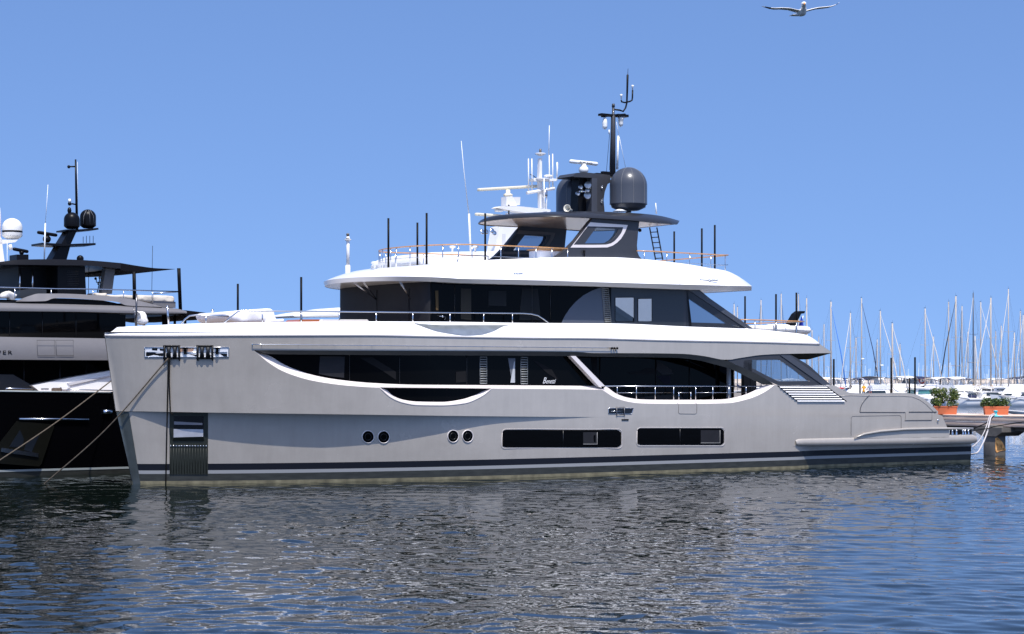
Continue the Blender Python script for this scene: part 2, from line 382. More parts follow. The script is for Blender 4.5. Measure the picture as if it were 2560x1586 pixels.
# ledge under the knuckle
ug = np.linspace(kux[0], kux[-1], 90)
def lo_pt(u, z): return Vector((u, -hb_lo(u, z), z))
led = [[Vector((u, -hb_up(u, zk(u)), zk(u))) for u in ug], [lo_pt(u, zk(u) - 0.004) for u in ug]]
hull.grid(led); hull.grid([[mir(p) for p in r] for r in led])
UT = FY.M(2367, 1068, 4.15).x                      # transom station
TZ = [FY.M(x, y, 4.15) for x, y in ((2345,1029),(2356,1041),(2363,1050.5),(2366,1058),(2367,1070))]
def ztop(u):
    if u <= kux[-1]: return zk(u)
    return float(np.interp(u, [kux[-1]] + [p.x for p in TZ[1:]], [zk(kux[-1])] + [p.z for p in TZ[1:]]))
ul = np.concatenate([[0], (np.linspace(0, 1, 60)**1.5)[1:]*16, np.linspace(16.3, UT, 60)])
def lowband(mb, za, zb, rows, mi=0, u1=None, ulist=None):
    G = []
    uu = ul if ulist is None else ulist
    for r in range(rows+1):
        t = r/rows; row = []
        for k, u0 in enumerate(uu):
            A = ztop(u0) if za is None else za; z = A*(1-t) + zb*t
            s0 = stem_u(z); u = s0 + (u0)*(1 - s0/UT) if u0 < UT else u0
            z = min(z, ztop(u)) if za is None and r == 0 else z
            row.append(lo_pt(u, z))
        G.append(row)
    mb.grid(G, mi); mb.grid([[mir(p) for p in r] for r in G], mi)
lowband(hull, None, 0.905, 8); lowband(hull, .905, .895, 1)
UE = FY.M(2429, 1120, 3.8).x; ul2 = np.linspace(UT + .001, UE, 6)
hull.grid([[(u, -BW, 1.0) for u in ul2], [(u, -BW + .36, .895) for u in ul2]])
for uu_ in (None, ul2): lowband(hull, .895, .70, 1, ulist=uu_)
_lb = lowband
def lowband(mb, za, zb, rows): _lb(mb, za, zb, rows); _lb(mb, za, zb, rows, ulist=ul2)
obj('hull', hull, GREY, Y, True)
b = MB(); lowband(b, .70, .47, 1); obj('boot_stripe', b, NAVY, Y, True)
b = MB(); lowband(b, .47, .35, 1); obj('waterline_stripe', b, STRIPE, Y, True)
b = MB(); lowband(b, .35, .10, 1); lowband(b, -.02, -.8, 1); obj('bottom_paint', b, ANTI, Y, True)
b = MB(); lowband(b, .10, -.02, 1); obj('growth_line', b, SCUM, Y, True)
# transom, aft deck, inner darkness
b = MB()
b.add([(UT, -4.15, 1.5), (UT, 4.15, 1.5), (UT, 4.15, .98), (UT, -4.15, .98)], [(0,1,2,3)], 0, False)
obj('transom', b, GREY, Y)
# ---- white bulwark cap along the deck edge
def px_in(curve_pt, dw):  # inboard by dw relative to the hull side
    return curve_pt
cap = MB()
CW = lambda u, z: max(hb_up(u, 5.15) - 0.50, 0.0)
n = 170
a = resample(L1, n); bq = resample(CAPT, n)
G = []
for r in range(6):
    t = r/5; row = []
    for i in range(n):
        x, y = a[i][0]*(1-t) + bq[i][0]*t, a[i][1]*(1-t) + bq[i][1]*t
        o = -0.50*(t**1.25)
        row.append(FY.M(x, y, lambda u, z, o=o: max(hb_up(u, 5.16) + o, 0.0)))
    G.append(row)
cap.grid(G); cap.grid([[mir(p) for p in r] for r in G])
top = [Vector((p.x, p.y, p.z)) for p in G[-1]]
inner = [Vector((p.x, min(p.y + 0.25, 0), p.z)) for p in top]; low = [Vector((p.x, p.y, 5.25)) for p in inner]
cap.grid([top, inner, low]); cap.grid([[mir(p) for p in r] for r in (top, inner, low)])
obj('deck_bulwark', cap, WHITE, Y, True)
dk = MB(); span(dk, [Vector((p.x, p.y + .05, 5.27)) for p in G[0][:-6]]); obj('upper_deck', dk, DECK, Y)
# groove under the cap, its crease shadow painted as a grey line
g = MB(); 
g.tube([FY.M(x, at(L1, x) + 2.5, lambda u, z: hb_up(u, z) + 0.012) for x in np.linspace(264, 2049, 120)], 0.018, 6)
g.tube([mir(FY.M(x, at(L1, x) + 2.5, lambda u, z: hb_up(u, z) + 0.012)) for x in np.linspace(264, 2049, 120)], 0.018, 6)
obj('cap_crease_shadow', g, mat('crease_shadow_grey', (0.30, 0.29, 0.31), 0.4), Y)
# aft end of the overhang: underside
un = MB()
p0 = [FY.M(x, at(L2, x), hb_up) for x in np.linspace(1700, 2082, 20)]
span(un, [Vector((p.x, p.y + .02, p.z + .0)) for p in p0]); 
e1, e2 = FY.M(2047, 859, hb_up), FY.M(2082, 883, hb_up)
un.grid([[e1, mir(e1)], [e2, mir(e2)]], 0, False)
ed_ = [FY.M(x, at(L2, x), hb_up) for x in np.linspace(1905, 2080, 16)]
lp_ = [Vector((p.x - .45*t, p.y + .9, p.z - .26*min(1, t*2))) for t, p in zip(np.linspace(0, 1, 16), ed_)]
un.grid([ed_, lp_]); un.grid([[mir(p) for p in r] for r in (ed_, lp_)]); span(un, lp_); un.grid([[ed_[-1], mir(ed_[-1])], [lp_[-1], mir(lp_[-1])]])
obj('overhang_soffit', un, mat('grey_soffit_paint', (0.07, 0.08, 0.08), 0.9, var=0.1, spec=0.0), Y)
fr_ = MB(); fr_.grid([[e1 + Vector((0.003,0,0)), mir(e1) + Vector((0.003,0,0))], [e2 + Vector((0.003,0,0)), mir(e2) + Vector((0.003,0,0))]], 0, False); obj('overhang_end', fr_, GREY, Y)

# ---- main deck window band
wd = MB(); strip(wd, FY, cut(L2, 636, 1760, 60), cut(BANDB, 641, 1745, 60), 120, 2, hb_up, 0.0, -0.10)
A_ = cut(ARCHT, 1759, 1936, 24); B_ = cut(BANDB, 1744, 1908, 24)
strip(wd, FY, A_, B_, 40, 2, None if False else hb_up, 0.0, -0.10)
obj('window_hood', wd, SOFFIT, Y, True)
REC = -0.32
gl = MB(); gt = cut(BANDB, 641, 1444, 60)
strip(gl, FY, [(x, y - 5) for x, y in gt], cut(SILLI, 641, 1497, 60), 90, 3, hb_up, REC, REC)
G_ = obj('main_deck_window', gl, GLASSB, Y, True)
si = MB(); strip(si, FY, SILLI + [(1503, 967)], SILLO, 90, 3, hb_up, REC, 0.0)
obj('window_sill', si, LIP, Y, True)
# small dipped window and its rim
sg = MB(); strip(sg, FY, SWT, SWG, 50, 3, hb_up, -0.14, -0.14); obj('lower_curved_window', sg, GLASSB, Y, True)
sg = MB(); strip(sg, FY, SWG, SWO, 50, 2, hb_up, -0.14, 0.0)
strip(sg, FY, [(951,968.6),(1083,970),(1227,971.5)], SWT, 20, 1, hb_up, 0.0, -0.14)
obj('window_rim', sg, LIP, Y, True)
rm = MB(); rm.tube([FY.M(x, y + 1.5, lambda u, z: hb_up(u, z) + .006) for x, y in cut(SWO, 951, 1227, 40)], 0.012, 6); obj('rim_bead', rm, LIP, Y, True)
# white slanted divider
dv = MB()
q = [FY.M(*p, lambda u, z: hb_up(u, z) + o) for p, o in (((1426.6, 890.5), -.05), ((1439, 890.5), -.05), ((1513, 966), .015), ((1498, 967), .015))]
dv.prism(q, (0, 0.22, 0)); dv.prism([mir(p) for p in q], (0, -0.22, 0)); obj('window_divider', dv, LIP, Y)
# aft side opening: rounded sill
s2 = MB(); strip(s2, FY, ASI, ASO, 70, 3, hb_up, -0.26, 0.0)
obj('opening_sill', s2, LIP, Y, True)
# saloon side behind the walkway (black glass) and end post
sw = MB()
strip(sw, FY, [(1430, 884, 3.0), (1819, 896, 3.0)], [(1430, 1012, 3.0), (1819, 1014, 3.0)], 12, 1, None, lin=True)
obj('saloon_glass', sw, GLASSB, Y)
for x in (1500, 1640, 1724):
    ps = MB(); ps.tube([FY.M(x, 890, 3.015), FY.M(x, 1008, 3.015)], 0.018, 6); obj('saloon_mullion', ps, BLACK, Y)
post = MB(); a0 = FY.M(1822, 905, 3.35); a1 = FY.M(1822, 1003, 3.35)
post.box((a0 + a1)/2, (0.12, 0.12, abs(a0.z - a1.z) + .3)); obj('deck_post', post, mat('light_grey_post', (0.35, 0.37, 0.40), 0.3), Y)
c2 = MB()
for x, w in ((1864, -2.4), (1880, -2.4)):
    a0 = FY.M(x, 890, w); a1 = FY.M(x, 1010, w); c2.box((a0 + a1)/2, (0.35, 0.2, abs(a0.z - a1.z)))
obj('aft_column', c2, BLACK, Y)
# hull interior walls and main deck
ub = FY.M(1835, 930, 3.0).x; ua = FY.M(1445, 930, 3.0).x
inn = MB(); inn.add([(ub, -3.0, 1.9), (ub, 3.0, 1.9), (ub, 3.0, 4.9), (ub, -3.0, 4.9)], [(0,1,2,3)], 0, False)
obj('saloon_aft_bulkhead', inn, GLASSB, Y)
md = MB(); md.grid([[(1.5, -.5, 2.05), (1.5, .5, 2.05)], [(12, -3.3, 2.05), (12, 3.3, 2.05)], [(UT-.05, -4.1, 2.05), (UT-.05, 4.1, 2.05)]], 0, False)
md2 = MB(); md2.grid([[(12, -4.05, 2.06), (12, 4.05, 2.06)], [(FY.M(2300, 990, 4.1).x, -4.05, 2.06), (FY.M(2300, 990, 4.1).x, 4.05, 2.06)]], 0, False)
obj('main_deck', md2, DECK, Y)

# ---- stern quarter: raked screen frame with tinted pane
SF = lambda u, z: hb_up(u, z) - 0.03
fr2 = MB()
# frame pieces around the pane (top, right pillar, bottom, left)
FT = [(1820,901.5),(1859,891),(1899,887.2),(1951,885.3),(1975,885)]
strip(fr2, FY, [(1820,900),(1859,891),(1880,888.5)], [(1820,903),(1859,921),(1880,932)], 10, 2, SF)
strip(fr2, FY, [(1880,888),(1920,886),(1946,885.2)], [(1880,900),(1920,899.8),(1946,899.6)], 10, 1, SF)
strip(fr2, FY, [(1946,885),(1975,886),(2020.5,912),(2077,963)], [(1946,899.6),(1975,918),(2020.5,952.7),(2064,963)], 16, 1, SF, lin=True)
strip(fr2, FY, [(1880,920.6),(1917,939.6),(1946,954),(2020.6,952.7),(2066,963)], [(1880,932),(1917,951.5),(1946,963.8),(2020.6,963.8),(2066,963.8)], 24, 1, SF, lin=True)
strip(fr2, FY, [(1859,902),(1880,900)], [(1859,921.5),(1880,932)], 3, 1, SF, lin=True)
obj('quarter_screen_frame', fr2, CHAR, Y)
pn = MB(); strip(pn, FY, [(1878,899.5),(1944.5,899.5),(2020.8,945.2),(2021.5,946)], [(1878,921),(1917,940.5),(1946,955),(2021.5,953)], 16, 1, hb_up, -.06, -.06, lin=True)
obj('quarter_screen_pane', pn, TINTG, Y)
pl = MB(); q = [FY.M(x, y, hb_up) for x, y in ((1951,888.5),(1974,888.8),(2077,963),(2057,963))]
pl.prism(q, (0, 0.25, 0)); pl.prism([mir(p) for p in q], (0, -.25, 0)); obj('raked_pillar', pl, mat('charcoal_pillar', (0.055, 0.06, 0.075), .35), Y)
# louvres
lv = MB(); bk = MB()
strip(bk, FY, [(1942,964.5),(2066,965)], [(1993,1004.5),(2118,1004)], 3, 1, lambda u, z: hb_up(u, z) + .004, lin=True)
obj('louvre_recess', bk, BLACK, Y)
for k in range(7):
    t0, t1 = (k + .42)/7, (k + .92)/7
    L = lambda t: (1944 + t*50 + 1.5, 964.5 + 40*t); Rr = lambda t: (2063 + t*51, 965 + 39.5*t)
    w0 = lambda u, z: hb_up(u, z) + .02
    w1 = lambda u, z: hb_up(u, z) + .06
    q = [FY.M(*L(t0), w0), FY.M(*Rr(t0), w0), FY.M(*Rr(t1), w1), FY.M(*L(t1), w1)]
    for s in (0, 1):
        v = [mir(p) for p in q] if s else q
        lv = MB(); lv.prism(v, (0, .02 if not s else -.02, 0)); obj('louvre_slat', lv, WHITE, Y)

# ---- stainless fittings, panel seams
def seam(pts, r=0.011, m=None, name='panel_seam', off=0.004, side=hb_up, par=None):
    s = MB(); P = [FY.M(x, y, lambda u, z: side(u, z) + off) for x, y in pts]; s.tube(P, r, 5); return obj(name, s, m or SEAM, par or Y, True)
SEAM = mat('panel_gap', (0.05, 0.05, 0.055), 0.6)
def dens(pts, n=8):
    o = []
    for (x0, y0), (x1, y1) in zip(pts[:-1], pts[1:]):
        o += [(x0 + (x1-x0)*k/n, y0 + (y1-y0)*k/n) for k in range(n)]
    return o + [pts[-1]]
seam([(2173,989),(2164,998),(2154.6,1011),(2151,1021),(2149.7,1030.7)] + dens([(2149.7,1031),(2263,1031.5)]), .016)
seam(dens([(2128,1090),(2128,1046),(2131,1041),(2250,1039),(2253,1043),(2253,1072)]), .006)
seam(dens([(2264,1032),(2263,1051),(2330,1050.5),(2330,1033)]), .006)
seam(dens([(2272,1030.5),(2341,1030.5)]), .02)
seam(dens([(2262,1051.5),(2329,1051)]), .014)
seam(dens([(1697,1011),(1696,1032),(1699,1035),(1738,1035.5),(1742,1032),(1742,1011)], 5), .008)
seam(dens([(1697,1001),(1693,1011)]), .005); seam(dens([(1736,1001),(1742,1011)]), .005)
seam(dens([(1554,1050),(1571,1050)], 3), .03, BLACK, 'drain_slot')
f = MB(); f.lathe([(0, .03), (.035, .03), (.05, 0)], FY.M(2345, 1051.5, 4.23), 12, Matrix.Rotation(R(90), 3, 'X')); obj('deck_filler', f, STEEL, Y)
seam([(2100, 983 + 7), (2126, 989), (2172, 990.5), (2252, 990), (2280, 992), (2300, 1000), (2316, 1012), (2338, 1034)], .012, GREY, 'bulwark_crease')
ep = MB(); ep.ball(FY.M(2345, 1051.5, 4.2), .05)

# fairleads: openings with chrome surround and dark rollers
def fairlead(x0, y0, x1, y1, slant, rollers, back=None):
    off = lambda o: (lambda u, z: hb_up(u, z) + o)
    t = MB(); strip(t, FY, [(x0, y0), (x1 + slant, y0)], [(x0, y1), (x1, y1)], 20, 1, hb_up, .006, .006, mirror=False, lin=True)
    o = obj('fairlead', t, back or mat('dark_recess', (.006, .006, .007), .25), Y)
    fr = MB(); pts = dens([(x0, y0), (x1 + slant, y0), (x1, y1), (x0, y1), (x0, y0)], 8)
    fr.tube([FY.M(x, y, off(.012)) for x, y in pts], .010 if x1 - x0 < 100 else .018, 6); obj('fairlead_frame', fr, STEEL, o)
    return o
rng = random.Random(3)
fl = fairlead(362, 869, 572, 893, 0, 0, WHITE)
off = lambda o: (lambda u, z: hb_up(u, z) + o)
# pale inner deck gear seen through the opening
for P_ in ([(365,882),(384,881),(392,884),(408,883),(408,891),(365,891)], [(380,871),(394,871),(393,877),(380,876)], [(399,872),(410,873),(410,878),(400,877)], [(415,884),(424,880),(446,881),(462,882),(478,886),(494,888),(494,892),(415,892)], [(516,889),(530,889),(530,892),(516,892)], [(548,884),(568,885),(568,892),(560,892)]):
    inn = MB(); inn.add([FY.M(x, y, off(.010)) for x, y in P_], [tuple(range(len(P_)))], 0, False); obj('windlass_gear', inn, mat('dark_recess', (.006, .006, .007), .25), fl)
inn = MB(); inn.add([FY.M(x, y, off(.010)) for x, y in ((450,870),(486,870),(482,880),(450,880))], [(0,1,2,3)], 0, False); obj('inner_teak', inn, mat('inner_tan', (.5, .3, .2), .6), fl)
inn = MB(); inn.tube([FY.M(x, 881, off(.014)) for x in (366, 470, 568)], .018, 6); obj('inner_rail', inn, STEEL, fl)
for x0, x1 in ((410, 448), (493, 531)):
    fr = MB()
    for yy in (866, 896): fr.tube([FY.M(x, yy, off(.05)) for x in np.linspace(x0 - 2, x1 + 2, 5)], .035, 8)
    for xx in (x0 + 1, x1): fr.tube([FY.M(xx, 865, off(.05)), FY.M(xx, 897, off(.05)), FY.M(xx + 1, 903, off(.07))], [.04, .04, .015], 8)
    obj('roller_frame', fr, BLACK, fl)
    for xx in (x0 + 12, x0 + 27):
        fr = MB(); fr.tube([FY.M(xx, y, off(.035)) for y in (868, 880, 894)], [.085, .055, .085], 10); obj('roller', fr, RUB, fl)
for xx in (463, 543):
    fr = MB(); fr.lathe([(0, .1), (.1, .1), (.1, .06), (.04, .04), (.06, -.14)], FY.M(xx, 876, off(.03)), 12); obj('bollard', fr, BLACK, fl)
fl2 = fairlead(1521, 1021, 1579, 1035, 5, 0)
fr = MB()
for yy in (1018.5, 1037): fr.tube([FY.M(x, yy, off(.035)) for x in (1541, 1562)], .012, 6)
for xx in (1542, 1561): fr.tube([FY.M(xx, 1018, off(.035)), FY.M(xx, 1038, off(.035)), FY.M(xx + 1, 1042, off(.04))], [.014, .014, .007], 6)
obj('roller_frame', fr, mat('dull_steel', (.12, .12, .13), .35, metal=.6), fl2)
fr = MB(); fr.tube([FY.M(1528, 1028.5, off(.02)), FY.M(1560, 1029, off(.02))], .010, 6); obj('inner_rail', fr, STEEL, fl2)

# portholes
def port(x, y, r=14.5):
    c = FY.M(x, y, hb_lo); 
    nx = (FY.M(x + 8, y, hb_lo) - FY.M(x - 8, y, hb_lo)).normalized(); nz = (FY.M(x, y - 8, hb_lo) - FY.M(x, y + 8, hb_lo)).normalized(); nn = nx.cross(nz).normalized()
    if nn.y > 0: nn = -nn
    RM = Matrix((nx, nz, nn)).transposed(); rr = r*.0152
    g = MB(); g.lathe([(0, .008), (rr*.98, .008)], c, 28, RM); o = obj('porthole', g, GLASSB, Y, True)
    g = MB(); g.lathe([(rr*.93, -.004), (rr*.97, .03), (rr*1.05, .026), (rr*1.08, .0)], c, 28, RM); obj('porthole_rim', g, LIP, o, True)
    g = MB(); g.lathe([(rr*.5, .01), (rr*.53, .02), (rr*.56, .01)], c, 24, RM); obj('inner_ring', g, mat('dark_ring', (.02, .02, .022), .3), o, True)
for x, y in ((920, 1092.5), (959, 1093), (1132.5, 1091), (1169, 1091)): port(x, y)
# lower hull windows
def lowin(x0, y0, x1, y1, ds, split, blind):
    m = lambda o: (lambda u, z: hb_lo(u, z) + o)
    def outline(g, k=8):
        P = []; rad = 9 - g
        for cx_, cy_, a0 in ((x0+g+rad+ds, y0+g+rad, 180), (x1-g-rad, y0+g+rad, 270), (x1-g-rad, y1-g-rad, 0), (x0+g+rad, y1-g-rad, 90)):
            for t in range(k+1):
                an = R(a0 + 90*t/k); P.append((cx_ + rad*math.cos(an), cy_ + rad*math.sin(an)))
        return P
    xs_ = np.linspace(x0 + 1, x1 - 1, 30)
    g = MB(); TP, BP = [], []
    for t in np.linspace(0, 1, 36):
        x = x0 + 2 + ds*(1-t)*.5 + (x1 - x0 - 4 - ds*(1-t)*.5)*t; ed = min(x - x0 - 2, x1 - 2 - x); k_ = 7*(1 - math.sqrt(max(0, 1 - (1 - min(ed, 7)/7)**2)))
        TP.append((x + .0, y0 + 2 + k_)); BP.append((x, y1 - 2 - k_))
    strip(g, FY, TP, BP, 60, 3, hb_lo, .01, .01, mirror=True, lin=True)
    o = obj('hull_window', g, GLASSB, Y)
    g = MB(); P = [FY.M(x, y, m(.018)) for x, y in outline(0)]; g.tube(P + [P[0]], .007, 6); obj('window_rim', g, LIP, o, True)
    g = MB(); g.tube([FY.M(split, y0 + 3, m(.01)), FY.M(split, y1 - 3, m(.01))], .012, 5); obj('mullion', g, mat('dark_ring', (.02, .02, .022), .3), o)
    bx0, bx1, by0, by1 = blind
    g = MB(); strip(g, FY, [(bx0, by0), (bx1, by0)], [(bx0, by1), (bx1, by1)], 3, 1, m(0), .012, .012, mirror=False, lin=True); obj('curtain', g, BLIND, o)
    g = MB(); g.tube([FY.M(bx0, by1, m(.014)), FY.M(bx1, by1, m(.014)), FY.M(bx1, by0, m(.014))], .014, 5); obj('curtain_edge', g, mat('curtain_hem', (.22, .22, .22), .7), o)
lowin(1253, 1073, 1555, 1121, 3, 1408, (1458, 1493, 1081, 1111))
lowin(1591, 1069, 1812, 1115, 2, 1700, (1752, 1800, 1076, 1108))

# stem plate and anchor pocket
stp = MB(); G = []
for k in range(14):
    t = k/13; y = 1030 + t*184; xl = 291 + (333 - 291)*t; xr = 322 + (352 - 322)*t
    G.append([FY.M(xl + (xr - xl)*j/6, y, lambda u, z: hb_lo(u, z) + .015) for j in range(7)])
stp.grid(G); obj('stem_plate', stp, BRUSH, Y, True)
STEELG = mat('olive_steel_plate', (.030, .033, .025), .4, metal=.3, var=.15, bump=.15, bscale=2)
ap = MB(); m_ = lambda o: (lambda u, z: hb_lo(u, z) + o)
AX0, AX1 = 424, 520
strip(ap, FY, [(AX0, 1031), (AX1, 1032)], [(AX0, 1187), (AX1, 1187)], 14, 14, hb_lo, .02, .02, mirror=False, lin=True)
apo = obj('anchor_pocket', ap, STEELG, Y, True)
ap = MB(); strip(ap, FY, [(434.5, 1041), (509, 1041)], [(434.5, 1098), (509, 1098)], 8, 2, hb_lo, .028, .028, mirror=False, lin=True); obj('pocket_recess', ap, mat('dark_recess', (.006, .006, .007), .25), apo)
ap = MB(); strip(ap, FY, [(434, 1073), (508, 1074)], [(434, 1094), (508, 1092)], 8, 2, hb_lo, .032, .10, mirror=False, lin=True); obj('anchor_plate', ap, mat('bright_steel', (.34, .33, .34), .3, metal=.4, var=.2, vscale=3), apo, True)
ap = MB(); strip(ap, FY, [(435, 1054), (506, 1058)], [(435, 1062), (506, 1063)], 8, 2, hb_lo, .03, .07, mirror=False, lin=True); obj('anchor_fluke', ap, mat('dull_steel', (.12, .12, .13), .35, metal=.6), apo, True)
ap = MB(); strip(ap, FY, [(434, 1094), (508, 1092)], [(431, 1103), (511, 1103)], 8, 2, hb_lo, .09, .025, mirror=False, lin=True); obj('pocket_lip', ap, STEELG, apo, True)
ap = MB()
for k in range(14):
    x = 427 + k*6.8; ap.tube([FY.M(x, 1118, m_(.03)), FY.M(x, 1185, m_(.03))], .012, 5)
obj('wear_ribs', ap, STEELG, apo, True)
ap = MB()
for k in range(14): ap.ball(FY.M(427 + k*6.8, 1115.5, m_(.04)), .03, 8)
obj('bolt_heads', ap, STEEL, apo, True)
for x in (416.0, 520.5):
    pass
# long hand rails on the side
def rodline(pts, r, m, name, side=hb_up, o=.07):
    s = MB(); P = [FY.M(x, y, lambda u, z: side(u, z) + o) for x, y in pts]; s.tube(P, r, 8)
    for x, y in (pts[0], pts[-1]): s.tube([FY.M(x, y, side), FY.M(x, y, lambda u, z: side(u, z) + o)], r*1.6, 8)
    for (x, y) in pts[1:-1:4]: s.tube([FY.M(x, y, side), FY.M(x, y, lambda u, z: side(u, z) + o)], r*.7, 6)
    return obj(name, s, m, Y, True)
rodline([(x, 861.5 + (x-631)*(870.5-861.5)/900) for x in np.linspace(631, 1528, 40)], .013, STEEL, 'side_grab_rail')
f = MB(); 
for x in (1530, 1536, 1543): f.ball(FY.M(x, 871, off(.07)), .05, 8)
f.tube([FY.M(1539, 872, off(.07)), FY.M(1538, 879, off(.05))], .012, 6); obj('rail_fitting', f, BLACK, Y)
# stern sponson with fender line and swim platform
sp = MB(); W0 = 4.22
tu0, tu1 = FY.M(1992, 1100, W0).x, FY.M(2442, 1092, W0).x
prof = []
for k, (x, yt, yb) in enumerate(((1991,1102,1113),(1997,1099,1115),(2010,1098,1115.5),(2150,1095,1114),(2300,1091,1112),(2432,1087.5,1110),(2443,1092,1106))):
    a0 = FY.M(x, yt, W0); b0 = FY.M(x, yb, W0)
    prof.append([Vector((a0.x, -W0 + .45, a0.z + .02)), Vector((a0.x, -W0 + .06, a0.z + .02)), Vector((a0.x, -W0, a0.z - .06)), Vector((b0.x, -W0, b0.z + .03)), Vector((b0.x, -W0 + .05, b0.z)), Vector((b0.x, -W0 + .9, b0.z))])
sp.grid(prof); sp.grid([[mir(p) for p in r] for r in prof])
pe = prof[-1]; sp.grid([[pe[1], mir(pe[1])], [pe[2], mir(pe[2])], [pe[3], mir(pe[3])], [pe[5], mir(pe[5])]], 0, False)
pt_ = prof[3:]; sp.grid([[r[1], mir(r[1])] for r in pt_], 0, False)
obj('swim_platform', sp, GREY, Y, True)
fd = MB(); FDT = [(2136,1096),(2160,1086),(2200,1079),(2264,1073.7),(2330,1072.3),(2373,1072),(2432,1072)]
P = [FY.M(x, y, W0 + .03) for x, y in FDT]; fd.tube(P, [.02, .05, .06, .06, .06, .06, .05], 10)
strip(fd, FY, [(x, y, W0 - .0) for x, y in FDT[:6]], [(x, 1096, W0 - .0) for x, y in FDT[:6]], 24, 1, mirror=False)
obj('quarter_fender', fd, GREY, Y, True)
sb = MB()
a0, b0 = FY.M(2374, 1073, 3.6), FY.M(2432, 1073, 3.6)
sb.add([FY.M(2374, 1075, 3.75), FY.M(2430, 1075, 3.75), FY.M(2430, 1090, 3.75), FY.M(2374, 1090, 3.75)], [(0,1,2,3)])
obj('stern_locker', sb, BLACK, Y)
for x in (2381, 2391, 2407, 2413, 2421):
    f = MB(); c = FY.M(x, 1086, 4.1); f.lathe([(0, .22), (.035, .22), (.03, .1), (.05, .04), (.05, -.05)], c, 10); obj('platform_cleat', f, STEEL, Y)
en = MB(); ql = [Vector((UE, -w, z)) for w, z in ((4.1, 1.05), (3.8, .9), (3.7, -.5))]
en.grid([[p, mir(p)] for p in ql], 0, False); obj('stern_end', en, NAVY, Y)
# name script on the glass
def text_mesh(s, size, M4, m, name, parent, shear=0.0, ext=.004):
    c = bpy.data.curves.new('t', 'FONT'); c.body = s; c.size = size; c.shear = shear; c.extrude = ext
    t = bpy.data.objects.new('t', c); COL.objects.link(t); bpy.context.view_layer.update()
    me = bpy.data.meshes.new_from_object(t.evaluated_get(bpy.context.evaluated_depsgraph_get())); bpy.data.objects.remove(t); me.transform(M4)
    return obj(name, me, m, parent)
def side_text(s, fr, x, y, w, size, m, name, parent, shear=0, sq=(1, 1)):
    p = fr.M(x, y, w); M4 = Matrix.Translation(p) @ Matrix(((1,0,0,0),(0,0,-1,0),(0,1,0,0),(0,0,0,1))) @ Matrix.Diagonal((sq[0], sq[1], 1, 1))
    return text_mesh(s, size, M4, m, name, parent, shear)
LET = mat('silver_lettering', (.62, .62, .62), .3)
wgl = lambda u, z: hb_up(u, z) + REC + .012
side_text('B', FY, 1356, 959, wgl, .33, LET, 'script_lettering', Y, .5, (.75, 1))
side_text('enetti', FY, 1364.5, 959, wgl, .25, LET, 'script_lettering', Y, .5, (.72, 1))
# vent ladders and curtains in the window band
def slat_strip(x0, x1, y0, y1, nsl, sf, name, tilt=0):
    b = MB(); g = (y1 - y0)/nsl
    for xx in (x0, x1): b.tube([FY.M(xx, y0, sf), FY.M(xx + tilt, y1, sf)], .012, 5)
    for k in range(nsl + 1):
        y = y0 + g*k; t = k/nsl; b.tube([FY.M(x0 + tilt*t, y, sf), FY.M(x1 + tilt*t, y, sf)], .022, 5)
    return obj(name, b, mat('grille_grey', (.22, .23, .23), .4), Y, True)
slat_strip(1200, 1217, 893, 959, 11, wgl, 'vent_grille'); slat_strip(1302, 1319, 894, 960, 11, wgl, 'vent_grille')
def panel(pts, w, m, name, par=Y, th=None):
    b = MB(); b.add([FY.M(x, y, w) for x, y in pts], [tuple(range(len(pts)))], 0, False); return obj(name, b, m, par)
panel([(800,891),(862,892),(860,945),(825,941),(797,935)], wgl, BLIND, 'blind_reflection_panel')
panel([(1270,896),(1288,896),(1288,956),(1280,956)], wgl, mat('curtain_grey', (.12, .13, .15), .7), 'curtain_reflection_panel')
panel([(1285,905),(1287,903),(1287,957),(1276,957)], lambda u, z: wgl(u, z) + .01, mat('curtain_pale', (.45, .46, .47), .7), 'curtain_reflection_panel')
for x in (874, 999, 1167): seam(dens([(x, 889), (x, at(SILLI, x) - 1)]), .008, mat('dark_ring', (.02, .02, .022), .3), 'window_mullion', REC + .01)
# ================================================================== upper deck house and roof
HW = 3.3
def plan(px):           # half-breadth of the house at a photo column (rounded front)
    return float(np.interp(px, [850, 880, 920, 960, 1000, 1050, 1100], [0, .7, 1.6, 2.35, 2.95, 3.25, 3.3]))
def rplan(px):
    return float(np.interp(px, [809, 830, 860, 900, 950, 1010, 1080, 1150, 1737, 1820, 1879], [0, .45, 1.1, 1.9, 2.8, 3.5, 3.9, 4.0, 4.0, 3.8, 3.3]))
RBOT = [(812,716.5),(848,717),(902,709),(993,706),(1084,707),(1340,713),(1440,715),(1600,720),(1733,724.5),(1869,727)]
RCRE = [(809,706),(860,700),(930,696.5),(993,695.5),(1084,696.5),(1340,701),(1440,704),(1538,707),(1697,711.5),(1879,716)]
RTOP = [(809,705),(841,694),(874,686),(926,674),(950,669),(1017,663),(1075,660),(1206,651),(1300,647),(1383,644),(1440,643.3),(1538,644),(1604,648),(1704,659),(1770,669.5),(1813,677),(1836,686),(1856,698),(1879,715)]
def rsheet(mb, A, B, inA, inB, n=120, rows=1, mirror=True, bulge=0.0):
    a_, b_ = resample(A, n), resample(B, n); G = []
    for r in range(rows+1):
        t = r/rows; row = []
        for i in range(n):
            x, y = a_[i][0]*(1-t)+b_[i][0]*t, a_[i][1]*(1-t)+b_[i][1]*t
            row.append(FY.M(x, y, max(0.0, rplan(x) - (inA*(1-t)+inB*t) - bulge*math.sin(math.pi*t))))
        G.append(row)
    mb.grid(G); 
    if mirror: mb.grid([[mir(p) for p in r] for r in G])
    return G
XS = 1150
